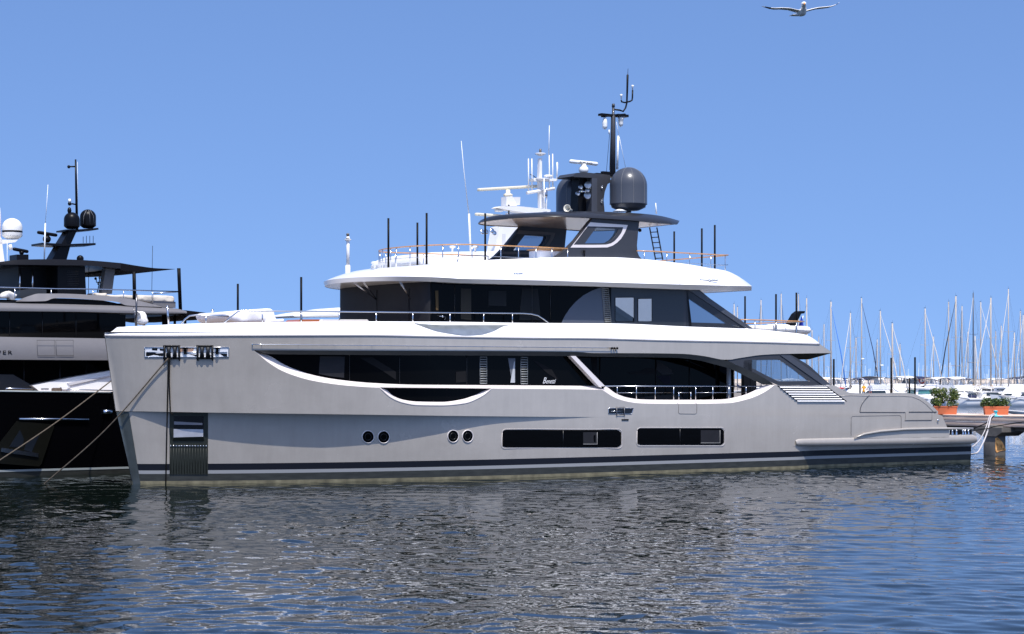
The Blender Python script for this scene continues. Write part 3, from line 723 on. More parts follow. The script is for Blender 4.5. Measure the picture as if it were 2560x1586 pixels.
def aft_cols(A, B, inA, inB, rows, n=90, bulge=0.0):
    a_, b_ = resample(cut(A, XS, 1879, 60), n), resample(cut(B, XS, 1879, 60), n); G = []
    for r in range(rows + 1):
        t = r/rows; G.append([FY.M(a_[i][0]*(1-t)+b_[i][0]*t, a_[i][1]*(1-t)+b_[i][1]*t, max(0.0, rplan(a_[i][0]) - (inA*(1-t)+inB*t) - bulge*math.sin(math.pi*t))) for i in range(n)])
    return G
rf = MB(); G = aft_cols(RCRE, RTOP, 0.0, 1.25, 8, bulge=-.12)
nose0 = front_arc(FY, G[0][0], 809, 706); noseT = front_arc(FY, G[-1][0], 925, 674.5)
Gt = []
for r in range(9):
    t = r/8; E = G[r][0]; uN = nose0[0].x + (noseT[0].x - nose0[0].x)*t; zN = nose0[0].z + (noseT[0].z - nose0[0].z)*math.sin(t*math.pi/2)**.9
    Gt.append([Vector((E.x - (E.x - uN)*math.cos(f), E.y*math.sin(f), zN + (E.z - zN)*(1 - math.cos(f)))) for f in np.linspace(0, math.pi/2, 24)][:-1] + G[r])
rf.grid(Gt); rf.grid([[mir(p) for p in r] for r in Gt]); span(rf, Gt[-1], 0, True); span(rf, [Gt[r][-1] for r in range(9)], 0, True)
obj('roof', rf, WHITE, Y, True)
G = aft_cols(RCRE, RBOT, 0.0, .16, 2); noseB = front_arc(FY, G[-1][0], 812, 716.5)
nz = [nose0, [(a + b)/2 for a, b in zip(nose0, noseB)], noseB]
Gf = [nz[r][:-1] + G[r] for r in range(3)]
fa = MB(); fa.grid(Gf); fa.grid([[mir(p) for p in r] for r in Gf]); span(fa, [Gf[r][-1] for r in range(3)], 0, False)
obj('roof_fascia', fa, mat('fascia_paint', (.60, .56, .52), .3, coat=.3), Y, True)
sf = MB(); span(sf, [Vector((p.x, p.y, p.z + .01)) for p in Gf[-1]])
obj('roof_soffit', sf, mat('soffit_white', (.7, .68, .66), .25, coat=.4), Y)
# roof grooves and awning tracks
def roofrod(x0, y0, x1, y1, r, name, m):
    b = MB(); P = [FY.M(x, y0 + (y1-y0)*(x-x0)/(x1-x0), 3.72) for x in np.linspace(x0, x1, 12)]; b.tube(P, r, 6)
    for p in (P[0], P[-1]): b.ball(p, r*2.2, 8)
    return obj(name, b, m, Y, True)
roofrod(1304, 685.5, 1638, 695.5, .022, 'roof_track', STEEL); roofrod(1749, 700, 1773, 701, .02, 'roof_track', STEEL)
for x0, x1, y in ((1284, 1302, 685), (1774, 1792, 701)):
    b = MB(); 
    for x in np.linspace(x0, x1, 5): b.ball(FY.M(x, y, 3.76), .045, 8)
    b.tube([FY.M(x0, y, 3.76), FY.M(x1, y, 3.76)], .025, 6); obj('track_fitting', b, STEEL, Y, True)
for P_ in ([(1632,655),(1640,685),(1645,708)], [(1683,658),(1694,690),(1700,711)]):
    b = MB(); b.tube([FY.M(x, y, 4.0 - 1.2*(710-y)/56 + .03) for x, y in P_], .006, 5); obj('roof_seam', b, mat('faint_seam', (.5, .5, .5), .5), Y)
# house walls
HB = 826
def wall(name, x0, x1, m, off=0.0, n=20, top=None, y1=HB, w=None, par=None, mirror=True):
    b = MB(); n = max(3, n); tp = [(x, at(RBOT, x) + 5 - 8) for x in np.linspace(x0, x1, n)]
    wf = (lambda x: plan(x) + off) if w is None else (lambda x: w)
    G = [[FY.M(x, y, wf(x)) for x, y in tp], [FY.M(x, y1, wf(x)) for x, y in tp]]
    b.grid(G); 
    if mirror: b.grid([[mir(p) for p in r] for r in G])
    return obj(name, b, m, par or Y, True)
hT = FY.M(1076, 705, HW); hB = Vector((hT.x, hT.y, 5.2))
arcT = front_arc(FY, hT, 850, 712, 40)
for p in arcT: p.z = hT.z
b = MB(); rw = [arcT, [Vector((p.x, p.y, 5.2)) for p in arcT]]; b.grid(rw); b.grid([[mir(p) for p in r] for r in rw]); obj('front_blind_panel', b, BLIND, Y, True)
def house_x(px):        # point of the port half of the nose seen at a photo column
    return min(arcT, key=lambda p: abs(FY.P(p)[0] - px))
wall('upper_deck_glass', 1076, 1528, GLASSB, n=30)
b = MB(); b.tube([FY.M(1077, 708, HW + .012), FY.M(1077, 806, HW + .012)], .02, 5); obj('glass_joint', b, BLACK, Y)
for x in (922, 1023): 
    h_ = house_x(x); b = MB(); b.tube([Vector((h_.x - .01, h_.y - .012, 7.0)), Vector((h_.x - .01, h_.y - .012, 5.3))], .012, 5); obj('panel_joint', b, BLACK, Y)
for x in (1137, 1330, 1376):
    b = MB(); b.tube([FY.M(x, 710, HW + .01), FY.M(x, 806, HW + .01)], .010, 5); obj('glass_joint', b, mat('dark_ring', (.02, .02, .022), .3), Y)
# grey sweeping panel behind the glass
AR = [(1403,809),(1412,790),(1424,772),(1439,755),(1458,739),(1480,727),(1503,719)]
b = MB(); strip(b, FY, [(x, y, HW + .012) for x, y in AR], [(x, 810, HW + .012) for x, y in AR], 30, 1, lin=True)
strip(b, FY, [(1503, 719, HW + .012), (1512, 719, HW + .012)], [(1503, 810, HW + .012), (1512, 811, HW + .012)], 2, 1, lin=True)
obj('curved_panel', b, mat('curved_panel_grey', (.075, .085, .11), .3), Y)
slat_strip(1505, 1521, 722, 809, 17, HW + .03, 'vent_grille', 7)
b = MB(); 
for xx in (1504, 1522): pass
DARKP = mat('dark_panel', (.022, .026, .032), .35)
wx = [(1528,1538),(1585,1595),(1630,1709)]
for x0, x1 in wx: wall('side_panel', x0, x1, DARKP, n=4)
for x0, x1, yt, yb in ((1538,1585,744,804),(1595,1630,747,804)):
    for ya, yb2 in ((at(RBOT, x0) - 4, yt), (yb, HB)):
        b = MB(); G = [[FY.M(x, ya, HW) for x in (x0, x1)], [FY.M(x, yb2, HW) for x in (x0, x1)]]; b.grid(G, 0, False); b.grid([[mir(p) for p in r] for r in G], 0, False); obj('side_panel', b, DARKP, Y)
for x0, x1, yt, yb in ((1538,1585,744,804),(1595,1630,747,804)):
    b = MB(); b.add([FY.M(x, y, HW - .02) for x, y in ((x0,yt),(x1,yt),(x1,yb),(x0,yb))], [(0,1,2,3)], 0, False); obj('side_window', b, TINTG, Y)
    fr = MB(); fr.tube([FY.M(x, y, HW + .005) for x, y in ((x0,yt),(x1,yt),(x1,yb),(x0,yb),(x0,yt))], .014, 5); obj('window_frame', fr, BLACK, Y)
wall('side_panel', 1709, 1716, CHAR, n=3)
# raked after screen
def w2(p): return (p[0], p[1], HW)
b = MB()
def q4(mb, pts, w=HW, mirror=True):
    P = [FY.M(x, y, w) for x, y in pts]; mb.add(P, [tuple(range(len(P)))], 0, False)
    if mirror: mb.add([mir(p) for p in P], [tuple(range(len(P)))], 0, False)
q4(b, [(1715.5,717),(1719,717),(1730,824),(1715.5,824)]); q4(b, [(1716,718),(1737,718),(1745,745),(1722,748)]); q4(b, [(1716,720),(1722,748),(1729,808),(1722,822)])
q4(b, [(1727,806.5),(1814,809),(1868,823),(1722,822)]); q4(b, [(1722,748),(1745,745),(1838,815),(1814,809)]); q4(b, [(1737,718),(1745,722),(1868,823),(1838,815),(1745,745)])
obj('after_screen_frame', b, mat('charcoal_dark', (.018, .02, .026), .4), Y)
b = MB(); q4(b, [(1722,748),(1815,809.5),(1727,807)], HW - .03, True); obj('after_screen_pane', b, TINTG, Y)
b = MB(); q = [FY.M(x, y, HW + .03) for x, y in ((1723,726),(1740,722),(1886,824.5),(1868,824))]
b.prism(q, (0, .25, 0)); b.prism([mir(p) for p in q], (0, -.25, 0)); obj('raked_pillar', b, mat('charcoal_pillar', (0.055, 0.06, 0.075), .35), Y)
# house interior: ceiling, aft opening bulkhead
ua_ = FY.M(1528, 760, HW).x
b = MB(); b.add([(ua_, -3.28, 5.27), (ua_, 3.28, 5.27), (ua_, 3.28, 7.1), (ua_, -3.28, 7.1)], [(0,1,2,3)], 0, False); obj('house_bulkhead', b, DARKP, Y)
# roof struts at the front
for (x0,y0),(x1,y1) in (((866,709),(854,748)),((901,709),(918,748)),((994,706),(1026,749))):
    h_ = house_x(x1); q1 = Vector((h_.x - .05, h_.y - .06, FY.M(x1, y1, -h_.y).z)); o_ = min(Gf[-1][:24], key=lambda p: abs(FY.P(p)[0] - x0)); q0 = o_.lerp(q1, .25); q0.z = o_.z
    for d in (0, .06):
        b = MB(); b.tube([q0 + Vector((d, 0, 0)), q1 + Vector((d*.2, 0, 0))], .014, 6); obj('roof_strut', b, STEEL, Y, True)
# glass mirror, small wiper motor
b = MB(); b.ball(FY.M(1106, 792, HW + .06), .05, 8); b.tube([FY.M(1098, 791, HW + .05), FY.M(1115, 793, HW + .05), FY.M(1111, 800, HW + .05)], .018, 6); obj('door_handle', b, STEEL, Y, True)
# faint curtains and reflections of furniture painted as panels on the upper glass
panel([(1152,722),(1178,722),(1178,800),(1152,798)], HW + .010, mat('inner_warm_panel', (.04, .036, .03), .6, spec=.05), 'curtain_reflection_panel')
panel([(1221,727),(1266,728),(1266,766),(1221,764)], HW + .010, mat('inner_grey_panel', (.018, .02, .022), .6, spec=.05), 'blind_reflection_panel')
panel([(1305,722),(1345,722),(1352,800),(1298,800)], HW + .010, mat('inner_grey_panel', (.018, .02, .022), .6, spec=.05), 'curtain_reflection_panel')
panel([(1088,727),(1096,727),(1096,776),(1090,776)], HW + .010, mat('inner_brown', (.09, .06, .03), .6, spec=.05), 'curtain_reflection_panel')

# ---- grey lens-shaped recess in the bulwark
LT = [(1036,808),(1075,811.5),(1110,813),(1262,813),(1275,812)]
LB = [(1036,809),(1060,818),(1090,828),(1123,834),(1165,838.5),(1200,837),(1232,829),(1262,815),(1275,813)]
b = MB()
n = 50; A_ = resample(LT, n); B2 = resample(LB, n); G = []
for r in range(5):
    t = r/4; row = []
    for i in range(n):
        x, y = A_[i][0]*(1-t)+B2[i][0]*t, A_[i][1]*(1-t)+B2[i][1]*t
        tt = max(0.0, min(1.0, (at(L1, x) - y)/(at(L1, x) - at(CAPT, x))))
        row.append(FY.M(x, y, BW - .50*tt**1.25 + .02))
    G.append(row)
b.grid(G); b.grid([[mir(p) for p in r] for r in G]); obj('bulwark_glass', b, mat('mirror_grey_glass', (.30, .33, .35), .12, metal=.55, var=.25, vscale=2.5, bump=.15, bscale=3), Y, True)

# ================================================================== rails
def rail(name, path, r, m, posts, low, pr=.018, mids=(), par=None):
    """path: 3D points of the top rail; posts: 3D pairs"""
    b = MB(); b.tube(path, r, 8); o = obj(name, b, m, par or Y, True)
    for p0, p1 in posts:
        c = MB(); c.tube([p0, p1], pr, 6); obj('stanchion', c, STEEL, o, True)
    for md_ in mids:
        c = MB(); c.tube(md_, .010, 5); obj('mid_rail', c, STEEL, o, True)
    return o
WR = lambda u, z: min(3.65, hb_up(u, 5.2) - .6)
top = [(561,807,WR),(580,791,WR),(594,780,WR),(604,777.3,WR)] + [(x, 777.5 + (x-604)*(784-777.5)/(1310-604), WR) for x in np.linspace(640, 1310, 14)] + [(1328,785.5,WR),(1345,789.5,WR),(1360,799,WR),(1373,809.5,WR)]
P = [FY.M(*t) for t in top]
posts = [(FY.M(x, 777.5 + (x-604)*.0092, WR), FY.M(x, 811, WR)) for x in (656, 753, 848.5, 940.7, 1032, 1125, 1209, 1281)]
rail('side_deck_rail', P, .026, STEEL, posts, 0, .022)
WF = lambda u, z: min(2.0, hb_up(u, 5.2) - .7)
top = [(452,812,WF),(462,799,WF),(474,790,WF),(492,788,WF),(530,789.5,WF),(572,791.5,WF)]
rail('foredeck_rail', [FY.M(*t) for t in top], .03, STEEL, [(FY.M(x, 789.5, WF), FY.M(x, 812, WF)) for x in (515,)], 0, .025)
# fly bridge rail
pbase = lambda x, y, w, dz=1.0: (FY.M(x, y, w), Vector((FY.M(x, y, w).x, -w, FY.M(x, y, w).z - dz)))
FW = 2.75
sideP = [FY.M(x, y, FW) for x, y in ((1180,612),(1252,614.5),(1340,618),(1419,622))]
fP = front_arc(FY, sideP[0], 947, 627.5, 22)[:-1] + sideP
farP = [mir(p) for p in fP]
posts = []
for k in (1, 5, 9, 13, 17, 21, 22, 23, 24):
    for q in (fP[k], farP[k]): posts.append((q, q - Vector((0, 0, .72))))
for k in (22, 23): posts.append(((fP[k] + fP[k+1])/2 if k < 24 else fP[k], (fP[k] + fP[k+1])/2 - Vector((0, 0, .72))))
rail('fly_deck_rail', farP[::-1] + fP[1:], .024, TEAK, posts, 0, .02, [[p - Vector((0, 0, .42)) for p in farP[::-1] + fP[1:]]])
# after fly rail
atop = [(1592,627.5),(1640,629),(1700,632.5),(1760,635.5),(1800,638)]
aP = [FY.M(x, y, FW) for x, y in atop]; eP = FY.M(1814, 639.5, 2.3)
cor = [aP[-1], Vector((eP.x - .15, -FW + .12, eP.z + .0)), eP]
loop = aP[:-1] + cor + [mir(p) for p in cor[::-1]] + [mir(p) for p in aP[:-1][::-1]]
posts = [pbase(x, at(atop, x), FW, .8) for x in (1611, 1667, 1724, 1777)] + [pbase(1813, 640, 2.3, .8)]
posts += [(mir(p), mir(q)) for p, q in posts]
rail('after_fly_rail', loop, .024, TEAK, posts, 0, .018, [[p - Vector((0, 0, .40)) for p in loop]])
# upper deck after rail
utop = [(1851,799.5),(1900,800.5),(1950,802),(2000,804)]
uw = 3.6; uP = [FY.M(x, y, uw) for x, y in utop]; e = FY.M(2011, 804.5, 3.3)
loop = uP + [e, mir(e)] + [mir(p) for p in uP[::-1]]
posts = [pbase(x, at(utop, x), uw, .85) for x in (1887.6, 1940, 1991)]; posts += [(mir(p), mir(q)) for p, q in posts]
rail('upper_deck_rail', loop, .024, TEAK, posts, 0, .018, [[p - Vector((0, 0, .36)) for p in loop]])
# side opening rail
ow = 3.95
P = [FY.M(x, 965.8 + (x-1512)*.0012, ow) for x in (1512, 1700, 1905)]
posts = [(FY.M(x, 966, ow), FY.M(x, yb, ow)) for x, yb in ((1543,988),(1591,999),(1638,1000),(1684,1001),(1739,1001),(1782,1001),(1822,1001),(1865,987))]
mids = [[FY.M(1545, 982.5, ow), FY.M(1684, 982, ow)], [FY.M(1740, 982, ow), FY.M(1866, 982, ow)], [FY.M(1694, 982, ow), FY.M(1730, 982, ow)]]
o = rail('side_opening_rail', P, .022, STEEL, posts, 0, .020, mids)
for x in (1697, 1727):
    c = MB(); c.tube([FY.M(x, 980, ow), FY.M(x, 1000, ow)], .022, 6); obj('stanchion', c, STEEL, o, True)

# ================================================================== hard top and its legs
HT_T = [(1195,549),(1215,545),(1233,540.5),(1285,533.5),(1371,530),(1474,529),(1543,531),(1611,535),(1653,540.5),(1680,547),(1699,552.5)]
HT_B = [(1197,560),(1233,550),(1267,545.5),(1330,543),(1384,542),(1440,543.5),(1491,546),(1598,553),(1650,558),(1694,561)]
def hw(x): return float(np.interp(x, [1430, 1600, 1650, 1680, 1699], [2.75, 2.75, 2.65, 2.4, 1.9]))
n = 50; a_, b_ = resample(cut(HT_T, 1430, 1699, 40), n), resample(cut(HT_B, 1430, 1694, 40), n)
ht = MB(); G = []
for r in range(5):
    t = r/4; row = [FY.M(a_[i][0]*(1-t)+b_[i][0]*t, a_[i][1]*(1-t)+b_[i][1]*t, hw(a_[i][0]) - .55*(1-t)**2 - .02*t) for i in range(n)]
    G.append(front_arc(FY, row[0], 1195 + 22*(1-t)**2, 560 - 15*(1-t), 30)[:-1] + row)
ht.grid(G); ht.grid([[mir(p) for p in r] for r in G]); span(ht, G[0], 0, True); span(ht, [g[-1] for g in G])
obj('hard_top', ht, mat('charcoal_gloss', (.022, .023, .028), .3, coat=.2, spec=.3), Y, True)
ht = MB(); pl_ = [Vector((p.x + (.08 if k < 6 else 0), p.y*.965, p.z + .012)) for k, p in enumerate(G[-1])]; span(ht, pl_)
obj('hard_top_lining', ht, BEIGE, Y)
ht = MB(); e_ = [Vector((p.x, p.y, p.z)) for p in G[-1]]; e2_ = [Vector((p.x + (.1 if k < 6 else 0), p.y*.955, p.z - .012)) for k, p in enumerate(G[-1])]
ht.grid([e_, e2_]); ht.grid([[mir(p) for p in r] for r in (e_, e2_)]); obj('hard_top_edge', ht, BLACK, Y, True)
# legs: outline with a window hole, built as a ring of quads between outer and window outlines plus thickness
LW = 2.55
outer = [(1484,545),(1500,541.5),(1550,541.5),(1598,543),(1598,556),(1595,585),(1592.5,614),(1594,631),(1598,641),(1606,649.5),(1530,650),(1450,650),(1383,648),(1400,636),(1415,625),(1439.5,600),(1458,576),(1474,555.5)]
wfo = [(1475.6,556),(1500,558),(1535,560.5),(1569.5,563),(1566,573),(1561.5,583),(1553,597),(1543,607),(1532,614.5),(1518.6,619),(1490,619.5),(1460,619.5),(1426,619.3),(1440,602),(1458,579)]
wfi = [(1470,566),(1500,567),(1530,567.8),(1558,568.5),(1556,576),(1553,583),(1545,594),(1536,603.6),(1527,609),(1515,612),(1490,612.5),(1460,612.5),(1434,612.3),(1446,597),(1460,578)]
gls = [(1491,569),(1510,570),(1530,571.5),(1546,572.6),(1544,581),(1539,590),(1530,600.5),(1518.6,607),(1500,608.5),(1462,608.7),(1474,592)]
def leg(s):
    root = MB()
    P = [FY.M(x, y, LW) for x, y in outer]
    hole = [FY.M(x, y, LW) for x, y in gls]
    th = .22
    if s < 0: P = [mir(p) for p in P]; hole = [mir(p) for p in hole]; d = Vector((0, -th, 0))
    else: d = Vector((0, th, 0))
    bm = bmesh.new()
    def ring(pts): 
        vs = [bm.verts.new(p) for p in pts]; return [bm.edges.new((vs[i], vs[(i+1) % len(vs)])) for i in range(len(vs))]
    for dd in (Vector(), d):
        bmesh.ops.triangle_fill(bm, use_beauty=True, use_dissolve=False, edges=ring([p + dd for p in P]) + ring([p + dd for p in hole]))
    for pts in (P, hole):
        for i in range(len(pts)):
            A, B = pts[i], pts[(i+1) % len(pts)]; bm.faces.new([bm.verts.new(v) for v in (A, B, B + d, A + d)])
    me = bpy.data.meshes.new('arch_leg'); bm.to_mesh(me); bm.free()
    o = obj('arch_leg', me, CHAR if s > 0 else mat('charcoal_dark', (.018, .02, .026), .4), Y)  # far leg and trim get darker copies, shade put into their colour
    sg = -1 if s > 0 else 1
    A = [FY.M(x, y, LW + .012) for x, y in wfo]; B = [FY.M(x, y, LW + .012) for x, y in wfi]; C = [FY.M(x, y, LW - .04) for x, y in gls]
    if s < 0:
        A, B, C = [[Vector((p.x, -p.y - th - .02, p.z)) for p in q] for q in (A, B, C)]
        A, B = [[Vector((p.x, -p.y, p.z)) for p in q] for q in (A, B)]
        A = [Vector((p.x, abs(LW) - th - .014, p.z)) for p in A]; B = [Vector((p.x, LW - th - .014, p.z)) for p in B]
        C = [Vector((p.x, LW - .1, p.z)) for p in C]
    m = MB(); n = len(A); m.add(A + B, [(i, (i+1) % n, (i+1) % n + n, i + n) for i in range(n)], 0, False)
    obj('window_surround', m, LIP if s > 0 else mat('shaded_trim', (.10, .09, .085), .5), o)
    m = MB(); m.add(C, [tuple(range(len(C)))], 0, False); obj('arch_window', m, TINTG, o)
    return o
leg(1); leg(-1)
b = MB(); b.tube([FY.M(1461, 633, LW + .06), FY.M(1460, 626, LW + .09)], .05, 8); b.tube([FY.M(1461, 633, LW + .05), FY.M(1462, 644, LW + .03)], .02, 6); obj('deck_light', b, BLACK, Y, True)
b = MB(); b.lathe([(0, 0), (.07, .0), (.08, .05), (.05, .09), (0, .1)], FY.M(1598, 577, 2.45), 10, Matrix.Rotation(R(60), 3, 'Y')); obj('flood_light', b, BLACK, Y, True)
# white locker with teak top between the legs
b = MB(); p0 = FY.M(1336, 634, 1.2); p1 = FY.M(1410, 634, 1.2); c = (p0 + p1)/2
b.box((c.x, c.y, c.z - .2), (abs(p1.x - p0.x), .8, .6), None, .05); o = obj('fly_locker', b, WHITE, Y, True)
b = MB(); b.box((c.x, c.y, c.z + .13), (abs(p1.x - p0.x) + .12, .95, .06), None, .02); obj('locker_top', b, TEAK, o, True)
# ladder
b = MB(); R0, R1, S0, S1 = (1624,569), (1639,650), (1642,569), (1657,650)
lw0 = 0.6
for A, B in ((R0, R1), (S0, S1)): b.tube([FY.M(*A, lw0), FY.M(*B, lw0)], .028, 6)
for k in range(6):
    t = (k + .9)/6.2; b.tube([FY.M(R0[0]+15*t-1, R0[1]+81*t+.6, lw0), FY.M(S0[0]+15*t+1, S0[1]+81*t-.6, lw0)], .022, 6)
obj('ladder', b, mat('dark_ladder', (.03, .032, .036), .4), Y, True)

# ================================================================== domes, mast, radar
DOME = mat('dome_grey', (.060, .066, .082), .3, spec=.4)
SEAMC = mat('dome_seam', (.20, .20, .20), .5)
def dome(cx_, ytop, ybot, rad, w, low):
    c = FY.M(cx_, ybot, w); s = FY.M(cx_ + rad, ybot, w); 
    base = FY.o; Yd = (FY.W(c)).y; r = rad*Yd/F; h = (ybot - ytop)*Yd/F
    o = MB(); prof = [(0, h)] + [(r*math.sin(t), h - r + r*math.cos(t)) for t in np.linspace(.12, math.pi/2, 14)] + [(r, .03), (r*1.01, 0), (r*.94, -.02), (r*.9, -.12), (r*.55, -.24), (0, -.26)]
    o.lathe(prof, c, 48); oo = obj('satellite_dome', o, DOME, Y, True)
    for az in (-150, -112, -70, -20):
        sm = MB(); an = R(az) ; P = [c + Vector((1.004*rr*math.cos(an), 1.004*rr*math.sin(an), zz)) for rr, zz in prof[0:17]]; sm.tube(P, .007, 4); obj('dome_seam', sm, SEAMC, oo, True)
    st = MB(); st.tube([c - Vector((0, 0, .22)), c - Vector((0, 0, low))], .12, 10); obj('dome_stalk', st, STEEL, oo, True)
    return oo
dome(1571, 419, 512, 47, 1.2, .5); dome(1434, 439, 534, 44, -.9, .35)
hs = MB()
def blk(pts, w, th, mb=hs): mb.prism([FY.M(x, y, w) for x, y in pts], (0, th, 0))
blk([(1432,441),(1440,433),(1462,431),(1525,438),(1527,456),(1519,461),(1512,480),(1509,500),(1512,533),(1478,533),(1480,445),(1436,443)], .55, 1.1)
obj('mast_housing', hs, CHAR, Y)
hs = MB(); hs.prism([FY.M(x, y, .2) for x, y in ((1448,444),(1480,444),(1480,533),(1444,533))], (0, .5, 0)); obj('housing_recess', hs, BLACK, Y)
hs = MB(); hs.prism([FY.M(x, y, .57) for x, y in ((1480,446),(1493,446),(1493,533),(1479,533))], (0, .1, 0)); obj('housing_pilaster', hs, mat('charcoal_pillar', (0.055, 0.06, 0.075), .35), Y)
for y in (470, 501, 467, 505):
    hs = MB(); 
    for d in ((0,0),(3,-2),(2,3)): hs.ball(FY.M(1503 + d[0], y + d[1], .58), .025, 6)
    obj('bolt_cluster', hs, STEEL, Y)
b = MB(); b.box(FY.M(1517, 440, .1), (1.4, .5, .12)); b.box(FY.M(1513, 434, .3), (.35, .15, .15)); obj('mast_step', b, BLACK, Y)
ms = MB(); ms.tube([FY.M(1531.5, 440, .1), FY.M(1533, 291, .1), FY.M(1533, 288, .1), FY.M(1533.3, 262, .1)], [.125, .095, .055, .05], 12)
ms.tube([FY.M(1533.3, 268, .1), FY.M(1533.4, 260, .1)], [.07, .06], 10)
mast = obj('mast', ms, CHAR, Y, True)
b = MB(); b.tube([FY.M(1504, 291, .1), FY.M(1520, 289, .1), FY.M(1545, 290, .1), FY.M(1563, 287, .1)], [.05, .06, .07, .05], 8)
b.box(FY.M(1512, 288, .1), (.5, .25, .09)); b.box(FY.M(1553, 290, .1), (.55, .3, .10)); obj('spreader', b, BLACK, mast)
b = MB(); b.tube([FY.M(x, y, .1) for x, y in ((1535,274),(1550,276),(1558,279),(1564,270),(1567,258),(1568,230),(1569,188),(1569.5,186),(1570,172))], [.035,.035,.035,.035,.035,.04,.045,.012,.008], 8)
b.tube([FY.M(x, y, .1) for x, y in ((1553,250),(1554,255),(1562,257),(1575,254),(1580,251),(1581,244),(1581.5,226))], .032, 8); obj('antenna_fork', b, BLACK, mast, True)
CAMW = mat('camera_white', (.8, .8, .78), .3)
b = MB(); c = FY.M(1512, 311, .1); b.lathe([(0, .28), (.05, .28), (.09, .15), (.11, .02), (.10, -.02), (.105, -.06), (.09, -.16), (0, -.22)], c, 16); obj('dome_camera', b, CAMW, mast, True)
b = MB(); c = FY.M(1552, 306, .1); b.lathe([(0, .22), (.12, .22), (.12, .10), (.10, .08), (.10, -.05), (.08, -.14), (0, -.2)], c, 16); obj('dome_camera', b, CAMW, mast, True)
for x, y in ((1553, 240), (1581.5, 217)):
    b = MB(); c = FY.M(x, y, .1); b.lathe([(0, .07), (.05, .06), (.055, 0), (.03, -.03), (.02, -.14), (0, -.14)], c, 12); obj('gps_antenna', b, CAMW, mast, True)
b = MB(); b.tube([FY.M(1523, 325, .15), FY.M(1523, 336, .15)], .03, 8); obj('mast_light', b, CAMW, mast, True)
for A, B in (((1541,305),(1548,342)), ((1548,342),(1564,420)), ((1524,335),(1516,430)), ((1527,330),(1524,425))):
    b = MB(); b.tube([FY.M(*A, .1), FY.M(*B, .1)], .009, 5); obj('halyard', b, CAMW if A[0] > 1530 else BLACK, mast)
b = MB(); b.tube([FY.M(1545.5, 340, .1), FY.M(1543, 424, .1)], [.035, .05], 8); obj('whip_antenna', b, CAMW, mast, True)
# radar
b = MB(); c = FY.M(1459, 424, .1); b.lathe([(0, -.12), (.16, -.12), (.20, -.06), (.19, .06), (.12, .12), (.10, .22), (0, .22)], c, 14); rd = obj('radar_pedestal', b, CAMW, Y, True)
b = MB(); q0, q1 = FY.M(1424, 403.5, .1), FY.M(1494, 410.5, .1); d_ = (q1 - q0).normalized(); ang = math.atan2(-d_.z, d_.x)
RM = Matrix.Rotation(ang, 3, 'Y'); b.box((q0 + q1)/2, ((q1 - q0).length, .16, .15), RM, .06); sc_ = obj('radar_scanner', b, CAMW, rd, True)
M4 = Matrix.Translation(FY.M(1449, 408.2, .1 + .085)) @ Matrix.Rotation(ang, 4, 'Y') @ Matrix(((1,0,0,0),(0,0,-1,0),(0,1,0,0),(0,0,0,1)))
text_mesh('FURUNO', .105, M4 @ Matrix.Diagonal((1.5, 1, 1, 1)), BLACK, 'scanner_lettering', rd)
# search lights in the housing
def lamp(x, y, w, r, aim=(-.3, -1, 0)):
    b = MB(); q = Vector(aim).to_track_quat('Z', 'Y').to_matrix(); c = FY.M(x, y, w)
    b.lathe([(0, -.16), (r*.5, -.15), (r*.9, -.04), (r, .04), (r*.97, .06)], c, 18, q); o = obj('search_light', b, STEEL, Y, True)
    b = MB(); b.lathe([(0, .02), (r*.5, .025), (r*.95, .05)], c, 18, q); obj('lens', b, mat('lamp_lens', (.25, .27, .3), .05, metal=.8), o, True)
for x, y, r in ((1469, 463, .15), (1468, 489, .15), (1468, 476, .09), (1451, 468, .09), (1444, 484, .09), (1453, 478, .06)): lamp(x, y, .62, r)
b = MB(); b.tube([FY.M(1446, 480, .6), FY.M(1478, 479, .6)], .03, 6); obj('lamp_bracket', b, STEEL, Y, True)
# horn
b = MB(); q = Vector((-.85, -.5, .1)).to_track_quat('Z', 'Y').to_matrix(); b.lathe([(.02, -.32), (.05, -.32), (.055, -.05), (.10, .05), (.15, .14), (.155, .15), (.12, .12), (.03, -.1)], FY.M(1421, 523, 1.0), 16, q); obj('horn', b, mat('horn_cream', (.7, .66, .56), .4), Y, True)
b = MB(); b.lathe([(0, .1), (.12, .08), (.3, 0), (0, 0)], FY.M(1550, 529, 1.4), 16); obj('gps_disc', b, CAMW, Y, True)
b = MB(); b.tube([FY.M(1641, 535, -1.5), FY.M(1639, 508, -1.5)], [.035, .02], 8); obj('whip_antenna', b, CAMW, Y, True)
# small white navigation light mushrooms
for x, y, w in ((936, 664, .6), (1131, 624, -1.8), (1188, 624, -2)):
    b = MB(); b.lathe([(0, .14), (.09, .14), (.14, .11), (.12, .07), (.04, .03), (.04, -.12), (0, -.12)], FY.M(x, y, w), 14); obj('mushroom_antenna', b, CAMW, Y, True)

# ---- carbon awning poles
def pole(x, yt, yb, w, r=.040, x2=None):
    a0, a1 = FY.M(x, yt, w), FY.M(x2 or x, yb, w); b = MB(); b.tube([a0, a1 - Vector((0, 0, .1))], r, 10); obj('awning_pole', b, CARBON, Y, True)
for x, yt, yb, w in ((594.6,710,800,-1.5),(753,693,808,2.9),(971,546,668,.9),(1043.5,557,668,-1.4),(1066.6,533,662,2.0),(1213,534,652,2.7),(1685.5,579,660,-1.6),(1754.6,571.5,668,1.2),(1787,563,674,2.2),
    (1862.6,741,826,-1.9),(1940,735.7,832,2.3),(1991,732,838,3.2),(2084.5,898,968,3.3),(2150,946,990,-2.4),(2228,895,990,2.9),(2273.7,945,990,-2.6),(2287.5,893.5,992,3.4)): pole(x, yt, yb, w)
